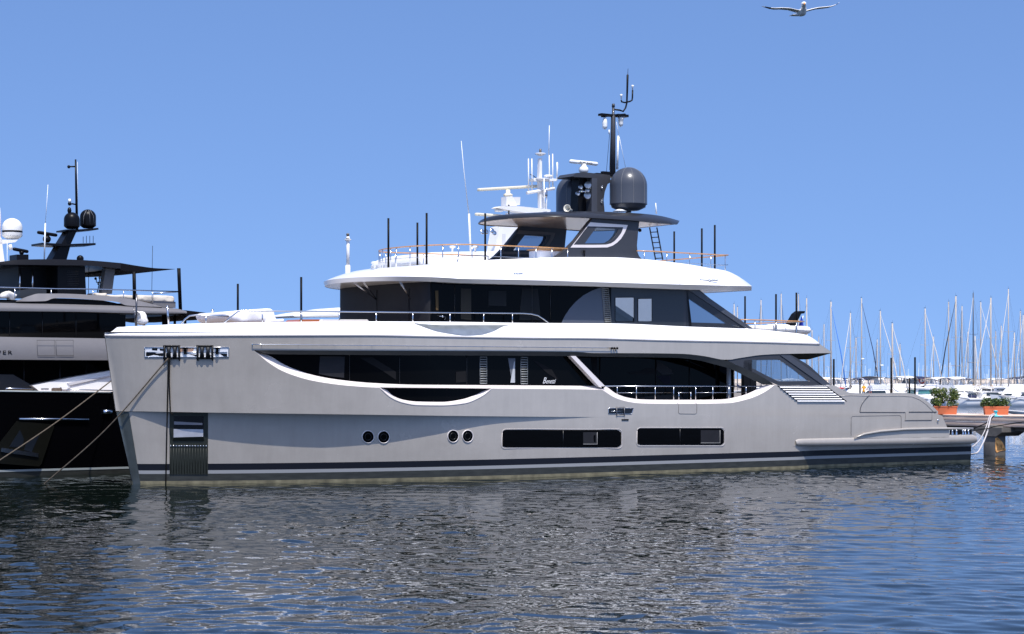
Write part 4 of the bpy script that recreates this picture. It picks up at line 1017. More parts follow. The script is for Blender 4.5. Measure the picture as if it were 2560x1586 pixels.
# bow staffs
for (x0,y0),(x1,y1),w in (((341,735),(341,818),.4),((334,768),(339,816),.4),((418,764),(422,814),1.2),((531,774),(531,812),-.6)):
    b = MB(); b.tube([FY.M(x0,y0,w), FY.M(x1,y1,w)], .035 if x0 != 334 else .02, 8); obj('bow_staff', b, STEEL if x0 > 400 else mat('dark_staff', (.1,.1,.11), .25, metal=.8), Y, True)
b = MB(); b.ball(FY.M(531, 777, -.6), .06, 8); obj('anchor_light', b, STEEL, Y, True)
# aft davit and jet cover
b = MB(); q = [FY.M(x, y, .6) for x, y in ((1960,838),(1978,806),(1990,785),(1999,778),(2013,778),(2011,784),(2003,785),(1990,812),(1978,838))]; b.prism(q, (0, .3, 0)); obj('boarding_davit', b, BLACK, Y)
b = MB(); b.box(FY.M(1922, 826, 1.0), (3.0, 2.2, .35), None, .15); obj('sun_pad', b, CANVAS, Y, True)
b = MB(); b.box(FY.M(1944, 818, .4), (.9, .8, .22), None, .1); obj('pad_bolster', b, CANVAS, Y, True)

# reflected roof and interior hints, painted as dim panels on the glass
panel([(1567,931),(1600,928),(1618,921),(1638,922),(1639,936),(1580,937)], 3.012, mat('dim_reflection', (.012, .012, .013), .6, spec=.05), 'blind_reflection_panel')
panel([(1643,906),(1651,906),(1679,925),(1683,936),(1655,937),(1641,924)], 3.014, mat('dim_reflection2', (.028, .028, .03), .6, spec=.05), 'curtain_reflection_panel')
panel([(1640,940),(1676,939),(1676,960),(1660,960)], 3.012, mat('dim_reflection3', (.010, .010, .016), .6, spec=.05), 'blind_reflection_panel')
panel([(1590,1001),(1600,994),(1640,989),(1700,988),(1712,1001)], 3.012, mat('dim_reflection2', (.028, .028, .03), .6, spec=.05), 'blind_reflection_panel')
panel([(1478,892),(1492,892),(1494,960),(1486,960)], 3.012, mat('dim_reflection', (.012, .012, .013), .6, spec=.05), 'blind_reflection_panel')
for P_, w_ in (([(900,895),(930,893),(990,930),(990,950),(960,930)], wgl), ([(1330,900),(1345,905),(1380,925),(1395,950),(1370,935)], wgl), ([(1140,930),(1165,928),(1165,955),(1140,957)], wgl)):
    panel(P_, w_, mat('dim_reflection', (.012, .012, .013), .6, spec=.05), 'blind_reflection_panel')
# ================================================================== helpers for traced parts of the neighbouring yachts
def slab(fr, pts, w, th, name, m, parent, smooth=False):
    """outline traced at its own distance w, given real thickness th (inboard)"""
    b = MB(); b.prism([fr.M(x, y, w) for x, y in pts], (0, th, 0)); return obj(name, b, m, parent, smooth)
def tub(fr, pts, w, r, name, m, parent, n=8):
    b = MB(); b.tube([fr.M(x, y, w) for x, y in pts], r, n); return obj(name, b, m, parent, True)
def band(fr, T_, B_, wt, wb, name, m, parent, n=30, rows=4, bulge=0.0, cap_in=0.0):
    """side band between two traced edges, closed across to the far side"""
    a, c = resample(T_, n), resample(B_, n); G = []
    for r in range(rows + 1):
        t = r/rows; G.append([fr.M(a[i][0]*(1-t)+c[i][0]*t, a[i][1]*(1-t)+c[i][1]*t, wt*(1-t)+wb*t + bulge*math.sin(math.pi*t)) for i in range(n)])
    b = MB(); b.grid(G); b.grid([[mir(p) for p in r] for r in G]); span(b, G[0]); span(b, G[-1]); span(b, [g[0] for g in G]); span(b, [g[-1] for g in G])
    return obj(name, b, m, parent, True)
def dome2(fr, cx_, ytop, ybot, rad, w, m, parent, name='satellite_dome', low=True):
    c = fr.M(cx_, ybot, w); Yd = fr.W(c).y; r = rad*Yd/F; h = (ybot - ytop)*Yd/F
    z0 = r*.28 if low else 0
    o = MB(); prof = [(0, h)] + [(r*math.sin(t), h - r*.95 + r*.95*math.cos(t)) for t in np.linspace(.15, math.pi/2, 10)] + [(r, z0 + .02), (r*.98, z0), (r*.6, 0), (0, 0)]
    o.lathe(prof, c, 32); return obj(name, o, m, parent, True)

# ------------------------------------------------------------------ dark yacht in the next berth
FD = Frame((FY.o + DN*11.2)[:2]); WD = 4.0
DG = mat('satin_grey_paint', (.145, .138, .142), .42, var=.04, coat=.1)
DHULL = mat('black_hull_paint', (.0012, .0012, .0018), .12, spec=.1)
dark = empty('motor_yacht', FD.o, TH, 'dark grey and black motor yacht moored beyond the bow of the large one', 'yacht')
D = dark
U0, U1 = FD.M(-700, 1000, WD).x, FD.M(1500, 1000, WD).x
def dside(z0, z1, wt, wb, name, m, u0=U0, u1=U1):
    b = MB(); G = [[(u0, -wt, z1), (u1, -wt, z1)], [(u0, -wb, z0), (u1, -wb, z0)]]
    b.grid(G, 0, False); b.grid([[mir(p) for p in r] for r in G], 0, False); b.grid([[(u0, -wt, z1), (u0, wt, z1)], [(u0, -wb, z0), (u0, wb, z0)]], 0, False); b.grid([[(u1, -wt, z1), (u1, wt, z1)], [(u1, -wb, z0), (u1, wb, z0)]], 0, False)
    return obj(name, b, m, D)
zt = FD.M(140, 980, WD).z; zs = FD.M(140, 1176, WD).z
dside(zs + .06, zt, WD, WD - .12, 'hull', DHULL); dside(zs - .02, zs + .06, WD - .1, WD - .11, 'waterline_stripe', mat('pale_stripe', (.3, .33, .33), .4))
dside(-.6, zs - .02, WD - .12, WD - .3, 'bottom_paint', ANTI)
b = MB(); b.grid([[(U0, -WD, zt), (U1, -WD, zt)], [(U0, WD, zt), (U1, WD, zt)]], 0, False); obj('main_deck', b, DECK, D)
tub(FD, [(-60, 977.5), (278, 982)], WD + .01, .03, 'rubbing_strake', mat('pale_stripe', (.3, .33, .33), .4), D)
tub(FD, [(48, 1048), (222, 1049)], WD + .03, .045, 'side_handrail', STEEL, D)
o = tub(FD, [(257, 1030), (279, 1030)], WD + .02, .095, 'fairlead', STEEL, D)
tub(FD, [(15, 976), (15, 972), (83, 972.5)], WD - .05, .03, 'deck_rail', STEEL, D); tub(FD, [(168, 979), (168, 974), (290, 977), (290, 981)], WD - .05, .022, 'deck_rail', STEEL, D)
slab(FD, [(41.7,1053),(128,1061),(136,1066),(104,1160),(98,1167),(-20,1158),(-20,1125),(0,1106)], WD + .015, .01, 'anchor_pocket', mat('pocket_olive', (.0045, .0045, .003), .35, spec=.2), D)
apk = mat('pocket_blue', (.008, .011, .017), .3, spec=.2)
slab(FD, [(50,1075.5),(60,1098),(56,1120),(23.6,1117)], WD + .03, .01, 'pocket_plate', apk, D)
slab(FD, [(98,1088),(79,1131),(60,1125.6),(66,1108)], WD + .03, .01, 'pocket_plate', apk, D)
slab(FD, [(4,1120),(97,1134),(96,1143.6),(3,1130)], WD + .08, .05, 'anchor', STEEL, D)
# lower glass behind the side deck, grey bulwark band, upper glass
band(FD, [(-400,895),(420,898)], [(-400,985),(420,985)], 2.9, 2.9, 'lower_window', GLASSB, D, 6, 1)
slab(FD, [(-40,936),(33,937),(82,965),(100,981),(-40,981)], 3.2, .15, 'side_wing', mat('wing_dark_grey', (.028, .03, .034), .4), D)
band(FD, [(-400,834),(0,842.5),(260,846.5),(520,851)], [(-400,897),(0,899.4),(267,901),(520,903)], 3.75, 3.95, 'bulwark_band', DG, D, 20, 6, .06)
band(FD, [(-400,770),(0,777),(314,782)], [(-400,850),(0,850),(314,852)], 3.15, 3.15, 'upper_window', GLASSB, D, 6, 1)
for x in (24, 106, 190): tub(FD, [(x, 780), (x, 842)], 3.16, .012, 'window_mullion', mat('dark_ring', (.02,.02,.022), .3), D)
for x in (60, 150, 215): tub(FD, [(x, 903), (x, 976)], 2.91, .012, 'window_mullion', mat('dark_ring', (.02,.02,.022), .3), D)
SM2 = mat('hatch_gap', (.05, .05, .052), .6)
for x0, x1 in ((92.5, 137.5), (139.7, 183.5)):
    tub(FD, [(x0,851),(x0+2,889),(x1,889.5),(x1-.5,851),(x0,851)], 3.98, .009, 'hatch_seam', SM2, D)
for s_, x in (('V', -9), ('E', 6), ('R', 19)): side_text(s_, FD, x, 886.5, 3.955, .21, BLACK, 'hull_lettering', D, 0, (1.45, 1))
band(FD, [(-400,748),(0,757.5),(200,762),(397,769),(458,774),(466,778)], [(-400,770),(0,778),(200,780),(314,783),(440,784),(468,784)], 3.5, 3.7, 'deck_overhang', DG, D, 40, 5, .08)
wt_ = [(40,753),(74,740),(97,734.4),(144,734.4),(260,740),(339,750.5),(405,767)]
wb_ = [(40,754),(74,754),(114,753),(133,746.5),(149,745.5),(260,752),(296,756),(314,763.7),(405,768)]
strip_b = MB(); strip(strip_b, FD, [(x, y, 3.3) for x, y in wt_], [(x, y, 3.55) for x, y in wb_], 60, 2); obj('upper_wing', strip_b, DG, D, True)
band(FD, [(-300,742),(40,753),(133,746),(260,752),(314,763),(405,767)], [(-300,765),(40,765),(133,766),(260,768),(314,770),(405,771)], 3.2, 3.2, 'wing_slot', BLACK, D, 30, 1)
b = MB(); b.grid([[FD.M(-300, 738, 3.2), mir(FD.M(-300, 738, 3.2))], [FD.M(400, 764, 3.2), mir(FD.M(400, 764, 3.2))]], 0, False); obj('fly_deck', b, DG, D)
# aft awnings
band(FD, [(440,774),(466,776.5),(510,782),(562,795.5)], [(440,784),(466,790),(510,797),(562,796.5)], 3.4, 3.4, 'aft_awning', mat('awning_black', (.006, .006, .008), .9, spec=.1), D, 16, 2)
band(FD, [(300,781),(460,783)], [(300,787),(460,788)], 3.2, 3.2, 'deck_head', SOFFIT, D, 4, 1)
for x in (412, 437, 463, 519): tub(FD, [(x, 784), (x, 870)], 2.9, .055 if x != 412 else .12, 'awning_post', CARBON, D)
# fly bridge: hard top, pods, posts
band(FD, [(-200,668),(0,655),(43,650),(106,648.5),(169,649),(238,652.5),(302,658)], [(-200,672),(0,662),(80,662.5),(143,663.6),(217,664.4),(264,668),(302,672)], 2.6, 2.7, 'hard_top', mat('black_top', (.006, .006, .008), .3, spec=.2), D, 40, 3)
band(FD, [(300,657.6),(344,665),(391,671),(437,673)], [(300,676),(344,679),(391,677),(437,673.6)], 2.6, 2.6, 'sun_awning', mat('awning_black', (.006, .006, .008), .9, spec=.1), D, 20, 2)
slab(FD, [(144,662),(212,662),(215.6,738),(144,738)], 2.3, 1.3, 'arch_pod', mat('pod_black', (.007, .0075, .009), .45, spec=.12), D)
for k in range(9): tub(FD, [(168, 678 + k*4.4), (196, 678.5 + k*4.4)], 2.31, .01, 'pod_vent', mat('dark_ring', (.02,.02,.022), .3), D)
slab(FD, [(46,661),(115,661),(116,742),(47,742)], 1.2, 2.2, 'fly_cabin', mat('pod_black', (.007, .0075, .009), .45, spec=.12), D)
for x in (49.5, 81.5): tub(FD, [(x, 672), (x, 738)], 2.2, .03, 'cabin_post', STEEL, D)
slab(FD, [(264.5,672),(288,672),(280,735),(254,735)], 2.2, .35, 'after_post', mat('wing_dark_grey2', (.09, .09, .095), .5), D)
tub(FD, [(447,671),(448,700),(451,775)], 3.1, .075, 'awning_pole', CARBON, D); tub(FD, [(335,680),(336.5,750)], 2.8, .075, 'awning_pole', CARBON, D)
r_ = tub(FD, [(-60,716),(0,718.6),(143,722.6),(217,723),(300,725),(449,729.5)], 3.1, .024, 'fly_rail', STEEL, D)
for x in (37, 128, 232, 309, 382, 448): tub(FD, [(x, at([(0,718.6),(143,722.6),(217,723),(300,725),(449,729.5)], x)), (x, 757)], 3.1, .018, 'stanchion', STEEL, r_)
tub(FD, [(382,735),(447,729.8)], -3.0, .024, 'fly_rail', STEEL, D)
band(FD, [(383,752),(439,755)], [(383,768),(439,770)], 2.9, 2.9, 'sofa_base', DG, D, 4, 1)
slab(FD, [(50,726),(80,722),(116,724),(116,742),(50,746)], 2.6, .5, 'helm_console', mat('wing_dark_grey', (.028, .03, .034), .4), D)
# leaning mast
MBK = mat('mast_black', (.0045, .0045, .006), .35, spec=.15)
slab(FD, [(129.6,650),(166.7,650),(177.5,610),(193,576),(174,576),(153,610)], .35, .7, 'mast', MBK, D)
slab(FD, [(106,607),(140,609),(170,610.5),(205,609),(239,608),(239.4,613),(205,614.5),(150,615),(106,612)], .6, 1.2, 'mast_wing', MBK, D)
slab(FD, [(164,574),(195,574),(246,570),(246.5,574.5),(200,579),(164,578)], .5, 1.0, 'mast_wing', MBK, D)
dome2(FD, 179.5, 531, 573, 19.5, .5, MBK, D); dome2(FD, 220, 524, 571, 19.8, .2, MBK, D)
for k in (-7, 3, 9): tub(FD, [(220 + k*.6, 526), (220 + k*1.5, 540), (220 + k*1.7, 560)], .78, .008, 'dome_seam', SEAMC, D)
tub(FD, [(189, 399), (190.5, 470), (192.6, 574)], 0, [.035, .05, .06], 'topmast', MBK, D)
for P_ in ([(172,417),(189,417)], [(173,511),(181,510),(191,512)]): tub(FD, P_, 0, .03, 'light_bracket', MBK, D)
b = MB(); b.ball(FD.M(172, 417.5, 0), .07, 8); b.ball(FD.M(174, 510, 0), .08, 8); obj('masthead_light', b, MBK, D, True)
b = MB(); b.lathe([(0,.09),(.05,.08),(.07,-.05),(0,-.06)], FD.M(174, 503, 0), 10); obj('gps_antenna', b, CAMW, D, True)
b = MB(); b.ball(FD.M(173.5, 527, .5), .09, 8, sc=(1,1,1.6)); obj('horn_pod', b, MBK, D, True)
def radar2(fr, x0, y0, x1, y1, bx0, bx1, by0, by1, w, m, parent):
    c = fr.M((bx0+bx1)/2, by1, w); r = (bx1-bx0)/2*fr.W(c).y/F; h = (by1-by0)*fr.W(c).y/F
    b = MB(); b.lathe([(0,0),(r*.6,0),(r,h*.35),(r,h*.65),(r*.5,h),(0,h)], c, 14); o = obj('radar_pedestal', b, m, parent, True)
    b = MB(); q0, q1 = fr.M(x0, y0, w), fr.M(x1, y1, w); d_ = q1 - q0; an = math.atan2(-d_.z, d_.x)
    b.box((q0+q1)/2, (d_.length, .16, .13), Matrix.Rotation(an, 3, 'Y'), .05); obj('radar_scanner', b, m, o, True)
radar2(FD, 93, 581, 143, 589, 107, 127, 589, 607, .2, MBK, D)
slab(FD, [(42,636.6),(71.4,636.6),(71.4,651),(42,651)], .9, .8, 'radar_box', MBK, D); radar2(FD, 32, 622.5, 71, 630, 48, 60, 627, 637, .5, MBK, D)
dome2(FD, 200.5, 638.5, 650, 8.7, .6, MBK, D, 'small_dome', False)
for x in (208, 216, 224.5, 233): tub(FD, [(x, 590 if x > 208 else 592), (x, 608)], .2, .012, 'whip_antenna', MBK, D)
tub(FD, [(120,462),(113.5,559)], 1.6, .01, 'whip_antenna', CAMW, D); tub(FD, [(113.3,559),(110.6,650)], 1.6, .03, 'whip_antenna', CAMW, D)
tub(FD, [(381.5,615),(379.5,728)], 2.9, .010, 'whip_antenna', MBK, D)
tub(FD, [(222, 665), (221, 742)], 1.5, .012, 'whip_antenna', MBK, D)
for P_ in ([(241,699),(241,706),(258,706.5),(258,699)], [(249,697),(247,715),(243,732)]): tub(FD, P_, .4, .022, 'light_cluster', MBK, D)
b = MB(); b.ball(FD.M(249.5, 695, .4), .06, 8); b.ball(FD.M(246, 710, .4), .05, 8); obj('cluster_lamp', b, CAMW, D, True)
for x, y in ((239, 697), (259, 698)): 
    b = MB(); b.ball(FD.M(x, y, .4), .06, 8); obj('cluster_lamp', b, MBK, D, True)
tub(FD, [(193.5, 405), (194.3, 470), (194, 533)], -.1, .006, 'halyard', CAMW, D)
# things lying on its deck
def cover(fr, pts, w, depth, name, label, cat, m=CANVAS, folds=0.05, seed=1, group=None):
    """a cloth-covered block: outline traced on its near side, puffed and wrinkled"""
    rg = random.Random(seed); P = [fr.M(x, y, w) for x, y in pts]; c = sum(P, Vector())/len(P)
    o = empty_loc = fr.W(c); bm = bmesh.new(); n = len(P)
    f = [bm.verts.new(p - c) for p in P]; k = [bm.verts.new(p - c + Vector((0, depth, 0))) for p in P]
    bm.faces.new(f); bm.faces.new(k[::-1])
    for i in range(n): bm.faces.new((f[i], k[i], k[(i+1) % n], f[(i+1) % n]))
    bmesh.ops.triangulate(bm, faces=bm.faces[:]); bmesh.ops.recalc_face_normals(bm, faces=bm.faces[:])
    for _ in range(3): bmesh.ops.subdivide_edges(bm, edges=[e for e in bm.edges if e.calc_length() > .16], cuts=1, use_grid_fill=False); bmesh.ops.triangulate(bm, faces=bm.faces[:])
    for _ in range(2): bmesh.ops.smooth_vert(bm, verts=bm.verts[:], factor=.35, use_axis_x=True, use_axis_y=True, use_axis_z=True)
    for v in bm.verts: 
        s_ = math.sin(v.co.x*5 + v.co.z*9 + seed) + .6*math.sin(v.co.x*11 - v.co.z*4 + 2*seed); v.co.y += folds*s_*.5; v.co.z += folds*.25*math.sin(v.co.x*8 + seed)
    me = bpy.data.meshes.new(name); bm.to_mesh(me); bm.free()
    for p in me.polygons: p.use_smooth = True
    ob = obj(name, me, m); ob.location = o; ob.rotation_euler = (0, 0, TH); return tag(ob, label, cat, group)
CREAM = mat('cream_canvas', (.62, .56, .48), .85, var=.06, bump=.4, bscale=4)
cover(FD, [(270,737),(438.5,739),(439,756),(383,757),(330,750),(270,743)], 2.7, 1.4, 'covered_sofa', 'long cream canvas cover over the sofa behind the rail of the dark yacht', 'sofa', CREAM)
cover(FD, [(240,732),(269,733),(269,744),(240,742)], 2.6, 1.0, 'covered_stool', 'short cream pleated cover next to the long covered sofa', 'stool', CREAM, seed=5)
cover(FD, [(6,744),(12,733),(24,728),(34,731),(46,735),(38,740),(36,752),(30,753),(26,744),(14,747)], 2.7, .5, 'canvas_heap', 'crumpled white cloth heaped on the dark yacht rail near the left edge', 'cloth', CANVAS, .08, 9)
# white tender on its side deck
tn = empty('tender', FD.W(FD.M(180, 960, 3.5)), TH, 'white wedge shaped tender on the side deck of the black hulled yacht', 'tender')
tl = lambda x, y, w: FD.M(x, y, w) - FD.M(180, 960, 3.5)
def tslab(pts, w, th, name, m): b = MB(); b.prism([tl(x, y, w) for x, y in pts], (0, th, 0)); return obj(name, b, m, tn)
tslab([(80.5,964.4),(180,944),(271,928),(330,920),(330,981.5),(99,980),(92,973)], 3.55, 1.6, 'hull', WHITE)
tslab([(129,972),(133,970),(153,970),(156,981),(129,981)], 3.57, .02, 'opening', mat('wicker_brown', (.12, .09, .07), .7, var=.5, vscale=20))
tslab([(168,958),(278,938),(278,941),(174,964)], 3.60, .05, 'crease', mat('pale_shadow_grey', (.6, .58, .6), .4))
tslab([(152,967),(176,968),(166,974),(156,974)], 3.62, .06, 'step', WHITE)
tslab([(103,971.5),(122,971.5),(122,972.7),(103,972.7)], 3.57, .02, 'slot', BLACK)

# ------------------------------------------------------------------ white yacht beyond, at the left edge
FL = Frame((FY.o + DN*26.0)[:2])
lw = empty('motor_yacht', FL.o, TH, 'white yacht with a banded white dome, seen behind the dark yacht at the left edge', 'yacht')
IV = mat('ivory_gelcoat', (.78, .76, .72), .35)
b = MB(); ua0, ua1 = FL.M(-900, 900, 3.6).x, FL.M(300, 900, 3.6).x
b.grid([[(ua0, -3.6, 3.2), (ua1, -3.6, 3.2)], [(ua0, -3.4, -.5), (ua1, -3.4, -.5)]], 0, False); b.grid([[(ua0, 3.6, 3.2), (ua1, 3.6, 3.2)], [(ua0, 3.4, -.5), (ua1, 3.4, -.5)]], 0, False)
b.grid([[(ua1, -3.6, 3.2), (ua1, 3.6, 3.2)], [(ua1, -3.4, -.5), (ua1, 3.4, -.5)]], 0, False); b.grid([[(ua0, -3.6, 3.2), (ua0, 3.6, 3.2)], [(ua1, -3.6, 3.2), (ua1, 3.6, 3.2)]], 0, False); obj('hull', b, IV, lw)
band(FL, [(-300,681),(0,683),(46,686)], [(-300,700),(0,700),(47,701)], 2.8, 3.0, 'coach_roof', IV, lw, 8, 2)
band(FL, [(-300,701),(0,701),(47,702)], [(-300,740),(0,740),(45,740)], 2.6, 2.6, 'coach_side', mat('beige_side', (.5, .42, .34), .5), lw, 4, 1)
band(FL, [(-300,740),(140,760)], [(-300,870),(140,880)], 2.6, 2.8, 'superstructure', IV, lw, 4, 1)
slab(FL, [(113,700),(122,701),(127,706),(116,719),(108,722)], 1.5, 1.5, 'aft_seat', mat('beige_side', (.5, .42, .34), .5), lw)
slab(FL, [(-30,590),(0,593),(4,596),(11,652),(14,690),(-30,690)], .6, 1.2, 'radar_arch', IV, lw)
slab(FL, [(-20,599),(45,600),(38,606),(8,610),(-20,610)], .6, 1.0, 'dome_platform', IV, lw)
o = dome2(FL, 30.5, 546, 598, 25, .2, IV, lw)
c = FL.M(30.5, 582, .2); rr = 25.3*FL.W(c).y/F
b = MB(); b.lathe([(rr, 0), (rr, .085)], c, 32); obj('black_band', b, BLACK, o, True)
tub(FL, [(18,602),(18,697)], 1, .012, 'whip_antenna', CAMW, lw); tub(FL, [(24,612),(28,625)], .5, .10, 'horn', IV, lw)
tub(FL, [(-3,520),(-1,540),(0,593)], .3, .06, 'topmast', IV, lw)

# ------------------------------------------------------------------ white yacht behind the middle of the grey one
FW_ = Frame((FY.o + DN*24.0)[:2])
ww = empty('motor_yacht', FW_.o, TH, 'white motor yacht with cream radar scanner and white mast, mostly hidden behind the grey yacht', 'yacht')
WY = mat('old_white_gelcoat', (.76, .75, .74), .4, var=.04)
CRM = mat('cream_scanner', (.74, .68, .52), .4)
ua0, ua1 = FW_.M(720, 780, 0).x, FW_.M(1720, 900, 3.4).x
b = MB(); G = []
for z, k in ((4.6, 1.0), (3.0, .97), (1.2, .92), (-.6, .8)):
    row = []
    for i in range(30):
        t = i/29; u = ua0 + 1.2*(4.6 - z)/5 + (ua1 - ua0 - 1.2*(4.6-z)/5)*t; row.append(Vector((u, -3.6*k*(1 - (1 - min(1, t*3.2))**2.2) - .02, z)))
    G.append(row)
b.grid(G); b.grid([[mir(p) for p in r] for r in G]); span(b, G[0]); span(b, [g[-1] for g in G]); obj('hull', b, WY, ww, True)
band(FW_, [(733,786),(760,781),(800,776),(849,769.5),(1000,768)], [(735,792),(760,793),(800,792),(849,791),(1000,791)], 1.0, 1.2, 'bow_bulwark', WY, ww, 20, 3, .1)
band(FW_, [(1051,641),(1076,631.5),(1230,629),(1400,628),(1560,640)], [(1051,660),(1076,665),(1230,668),(1400,670),(1560,674)], 2.2, 2.5, 'sun_deck', WY, ww, 20, 3, .1)
band(FW_, [(1150,700),(1640,700)], [(1150,900),(1640,900)], 3.0, 3.0, 'superstructure', WY, ww, 4, 1)
band(FW_, [(1180,664),(1640,668)], [(1180,700),(1640,705)], 2.8, 2.9, 'upper_house', WY, ww, 8, 1)
slab(FW_, [(1248,567),(1255,565),(1305,566),(1300,592),(1290,618),(1286,640),(1235,640)], 1.6, .8, 'radar_tower', WY, ww)
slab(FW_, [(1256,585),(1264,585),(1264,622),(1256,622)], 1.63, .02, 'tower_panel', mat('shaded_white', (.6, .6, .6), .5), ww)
slab(FW_, [(1392,570),(1404,570),(1406,614),(1388,618)], .2, .6, 'tower_foot', WY, ww)
slab(FW_, [(1243,520),(1252,516),(1298,516),(1375,524),(1378,527),(1330,535),(1300,530),(1270,525)], 1.2, .6, 'mast_platform', WY, ww)
slab(FW_, [(1300,528),(1376,526),(1376,560),(1300,560)], .8, 1.4, 'platform_base', WY, ww)
slab(FW_, [(1350,521),(1368,521),(1360,495),(1355,450),(1355,396),(1349.5,396),(1348,450)], .1, .2, 'mast', WY, ww)
b = MB(); b.lathe([(0,.05),(.28,.04),(.30,0),(.1,-.1),(0,-.1)], FW_.M(1351, 385.5, 0), 18); obj('mast_cap', b, WY, ww, True)
b = MB(); b.lathe([(0,.26),(.06,.24),(.07,.1),(.05,0),(0,0)], FW_.M(1351, 384, 0), 10); obj('masthead_light', b, mat('lamp_bronze', (.12,.1,.08), .4), ww, True)
b = MB(); b.lathe([(0,.04),(.5,.03),(.52,0),(.2,-.1),(0,-.1)], FW_.M(1351, 449, 0), 18); obj('mast_disc', b, WY, ww, True)
slab(FW_, [(1333,447),(1393,447),(1391,453),(1336,453)], .2, .4, 'mast_shelf', WY, ww)
tub(FW_, [(1317,483),(1386,471.5)], .1, .085, 'yard', WY, ww)
for x, y0, y1 in ((1321,397,480),(1329.5,397,478),(1373,388,470),(1381.5,385,468)): tub(FW_, [(x,y0),(x+.5,y1)], .1, [.03, .04], 'whip_antenna', CAMW, ww)
tub(FW_, [(1373.3,314),(1372,390)], .1, .02, 'whip_antenna', CAMW, ww); tub(FW_, [(1393,406),(1393,424),(1392,452)], .1, [.045,.05,.03], 'whip_antenna', CAMW, ww)
tub(FW_, [(1367,470),(1366,530)], .4, .035, 'whip_antenna', CAMW, ww); tub(FW_, [(1360,447),(1361,536)], .5, .03, 'whip_antenna', CAMW, ww)
tub(FW_, [(1325,436),(1333,440),(1342,446)], .1, .02, 'wind_vane', BLACK, ww)
b = MB(); b.box(FW_.M(1370, 441, .1), (.42,.3,.14), None, .05); obj('gps_pod', b, CAMW, ww, True)
b = MB(); b.lathe([(0,.25),(.12,.22),(.14,-.1),(.08,-.2),(0,-.2)], FW_.M(1363, 485, .4), 12); obj('search_light', b, mat('lamp_chrome', (.4,.4,.42), .2, metal=.9), ww, True)
# big scanner
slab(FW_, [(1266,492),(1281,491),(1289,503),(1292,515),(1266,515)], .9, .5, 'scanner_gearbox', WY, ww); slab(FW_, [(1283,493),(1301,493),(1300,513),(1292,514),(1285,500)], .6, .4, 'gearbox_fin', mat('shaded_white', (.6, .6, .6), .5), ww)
b = MB(); b.lathe([(0,0),(.25,0),(.25,.1),(.12,.16),(.12,.35),(0,.35)], FW_.M(1270, 491, .3), 14); obj('scanner_neck', b, CRM, ww, True)
b = MB(); q0, q1 = FW_.M(1196, 475, .8), FW_.M(1344, 466, -.6); d_ = q1 - q0
b.box((q0+q1)/2, (d_.length, .22, .16), d_.to_track_quat('X', 'Z').to_matrix(), .04); obj('radar_scanner', b, CRM, ww, True)
b = MB(); q0, q1 = FW_.M(1190, 536, 1.2), FW_.M(1260, 541, .2); d_ = q1 - q0
b.box((q0+q1)/2, (d_.length, .2, .15), d_.to_track_quat('X', 'Z').to_matrix(), .04); obj('radar_scanner', b, CRM, ww, True)
b = MB(); b.box(FW_.M(1247, 527, .9), (.4,.3,.13), None, .04); obj('camera_box', b, CAMW, ww, True)
tub(FW_, [(1272,512),(1272,536)], 1, .04, 'dark_strut', BLACK, ww)
for x, y in ((1206,580),(1216,580),(1230,577),(1236,583)):
    b = MB(); b.lathe([(0,-.1),(.1,-.08),(.14,0),(.13,.02),(0,.03)], FW_.M(x, y, 1.8), 12, Matrix.Rotation(R(75), 3, 'X')); obj('flood_light', b, STEEL, ww, True)
tub(FW_, [(1153,352.6),(1160,430),(1172,535)], 1.5, [.014,.02,.024], 'whip_antenna', CAMW, ww); tub(FW_, [(1172.5,535),(1175,600),(1177,632)], 1.5, .055, 'whip_antenna', CAMW, ww)
# bow mast with lantern
tub(FW_, [(870,592),(870,668)], 0, .085, 'bow_mast', WY, ww, 14); tub(FW_, [(869.5,664),(869.5,790)], 0, .13, 'bow_mast', WY, ww, 14)
b = MB(); b.lathe([(0,.03),(.18,.03),(.18,0),(.08,-.06)], FW_.M(869.5, 600, 0), 18); obj('mast_cap', b, WY, ww, True)
b = MB(); b.lathe([(0,.30),(.07,.28),(.09,.22),(.07,.20),(.07,.06),(.09,.04),(.09,0),(0,0)], FW_.M(869.5, 598, 0), 14); obj('lantern', b, mat('lamp_bronze', (.12,.1,.08), .4), ww, True)

# ------------------------------------------------------------------ things on the grey yacht's decks
PUFF = mat('white_quilted_cover', (.8, .78, .8), .7, bump=.3, bscale=3)
cover(FY, [(566,786),(569,780),(600,778.5),(640,774),(680,771),(687,775),(692,795),(697,800),(690,806),(600,809),(576,804),(568,795)], 1.2, 2.6, 'covered_tender', 'white quilted cover over the tender on the foredeck behind the rail', 'cover', PUFF, .03, 3)
for k, (x0, x1) in enumerate(((594, 599), (620, 625), (649, 654), (677, 686))): pass
cover(FY, [(668,803),(690,799),(712,797),(713,806),(668,808)], 1.4, 1.0, 'deck_cushion', 'small white cushion at the after end of the covered tender', 'cushion', PUFF, .02, 4)
cover(FY, [(345,778),(349,776),(352,780),(358,778),(365,780),(369,788),(369,797),(374,804),(370,811),(360,813),(352,809),(350,802),(354,792),(350,784)], .5, .5, 'bagged_lamp', 'lamp wrapped in a white cloth bag on the bow', 'lamp', CANVAS, .05, 6)
b = MB(); b.tube([FY.M(360, 811, .3), FY.M(360, 818, .3)], .05, 8); obj('lamp_foot', b, BLACK, Y)
ORG = mat('orange_varnish', (.42, .12, .03), .3, coat=.5)
ob = MB(); ob.prism([FY.W(FY.M(x, y, 1.2)) for x, y in ((743,805),(752,799),(800,799),(797,805))], DN*1.0); tag(obj('deck_table', ob, ORG), 'low orange varnished table on the foredeck ahead of the dark windows', 'table')
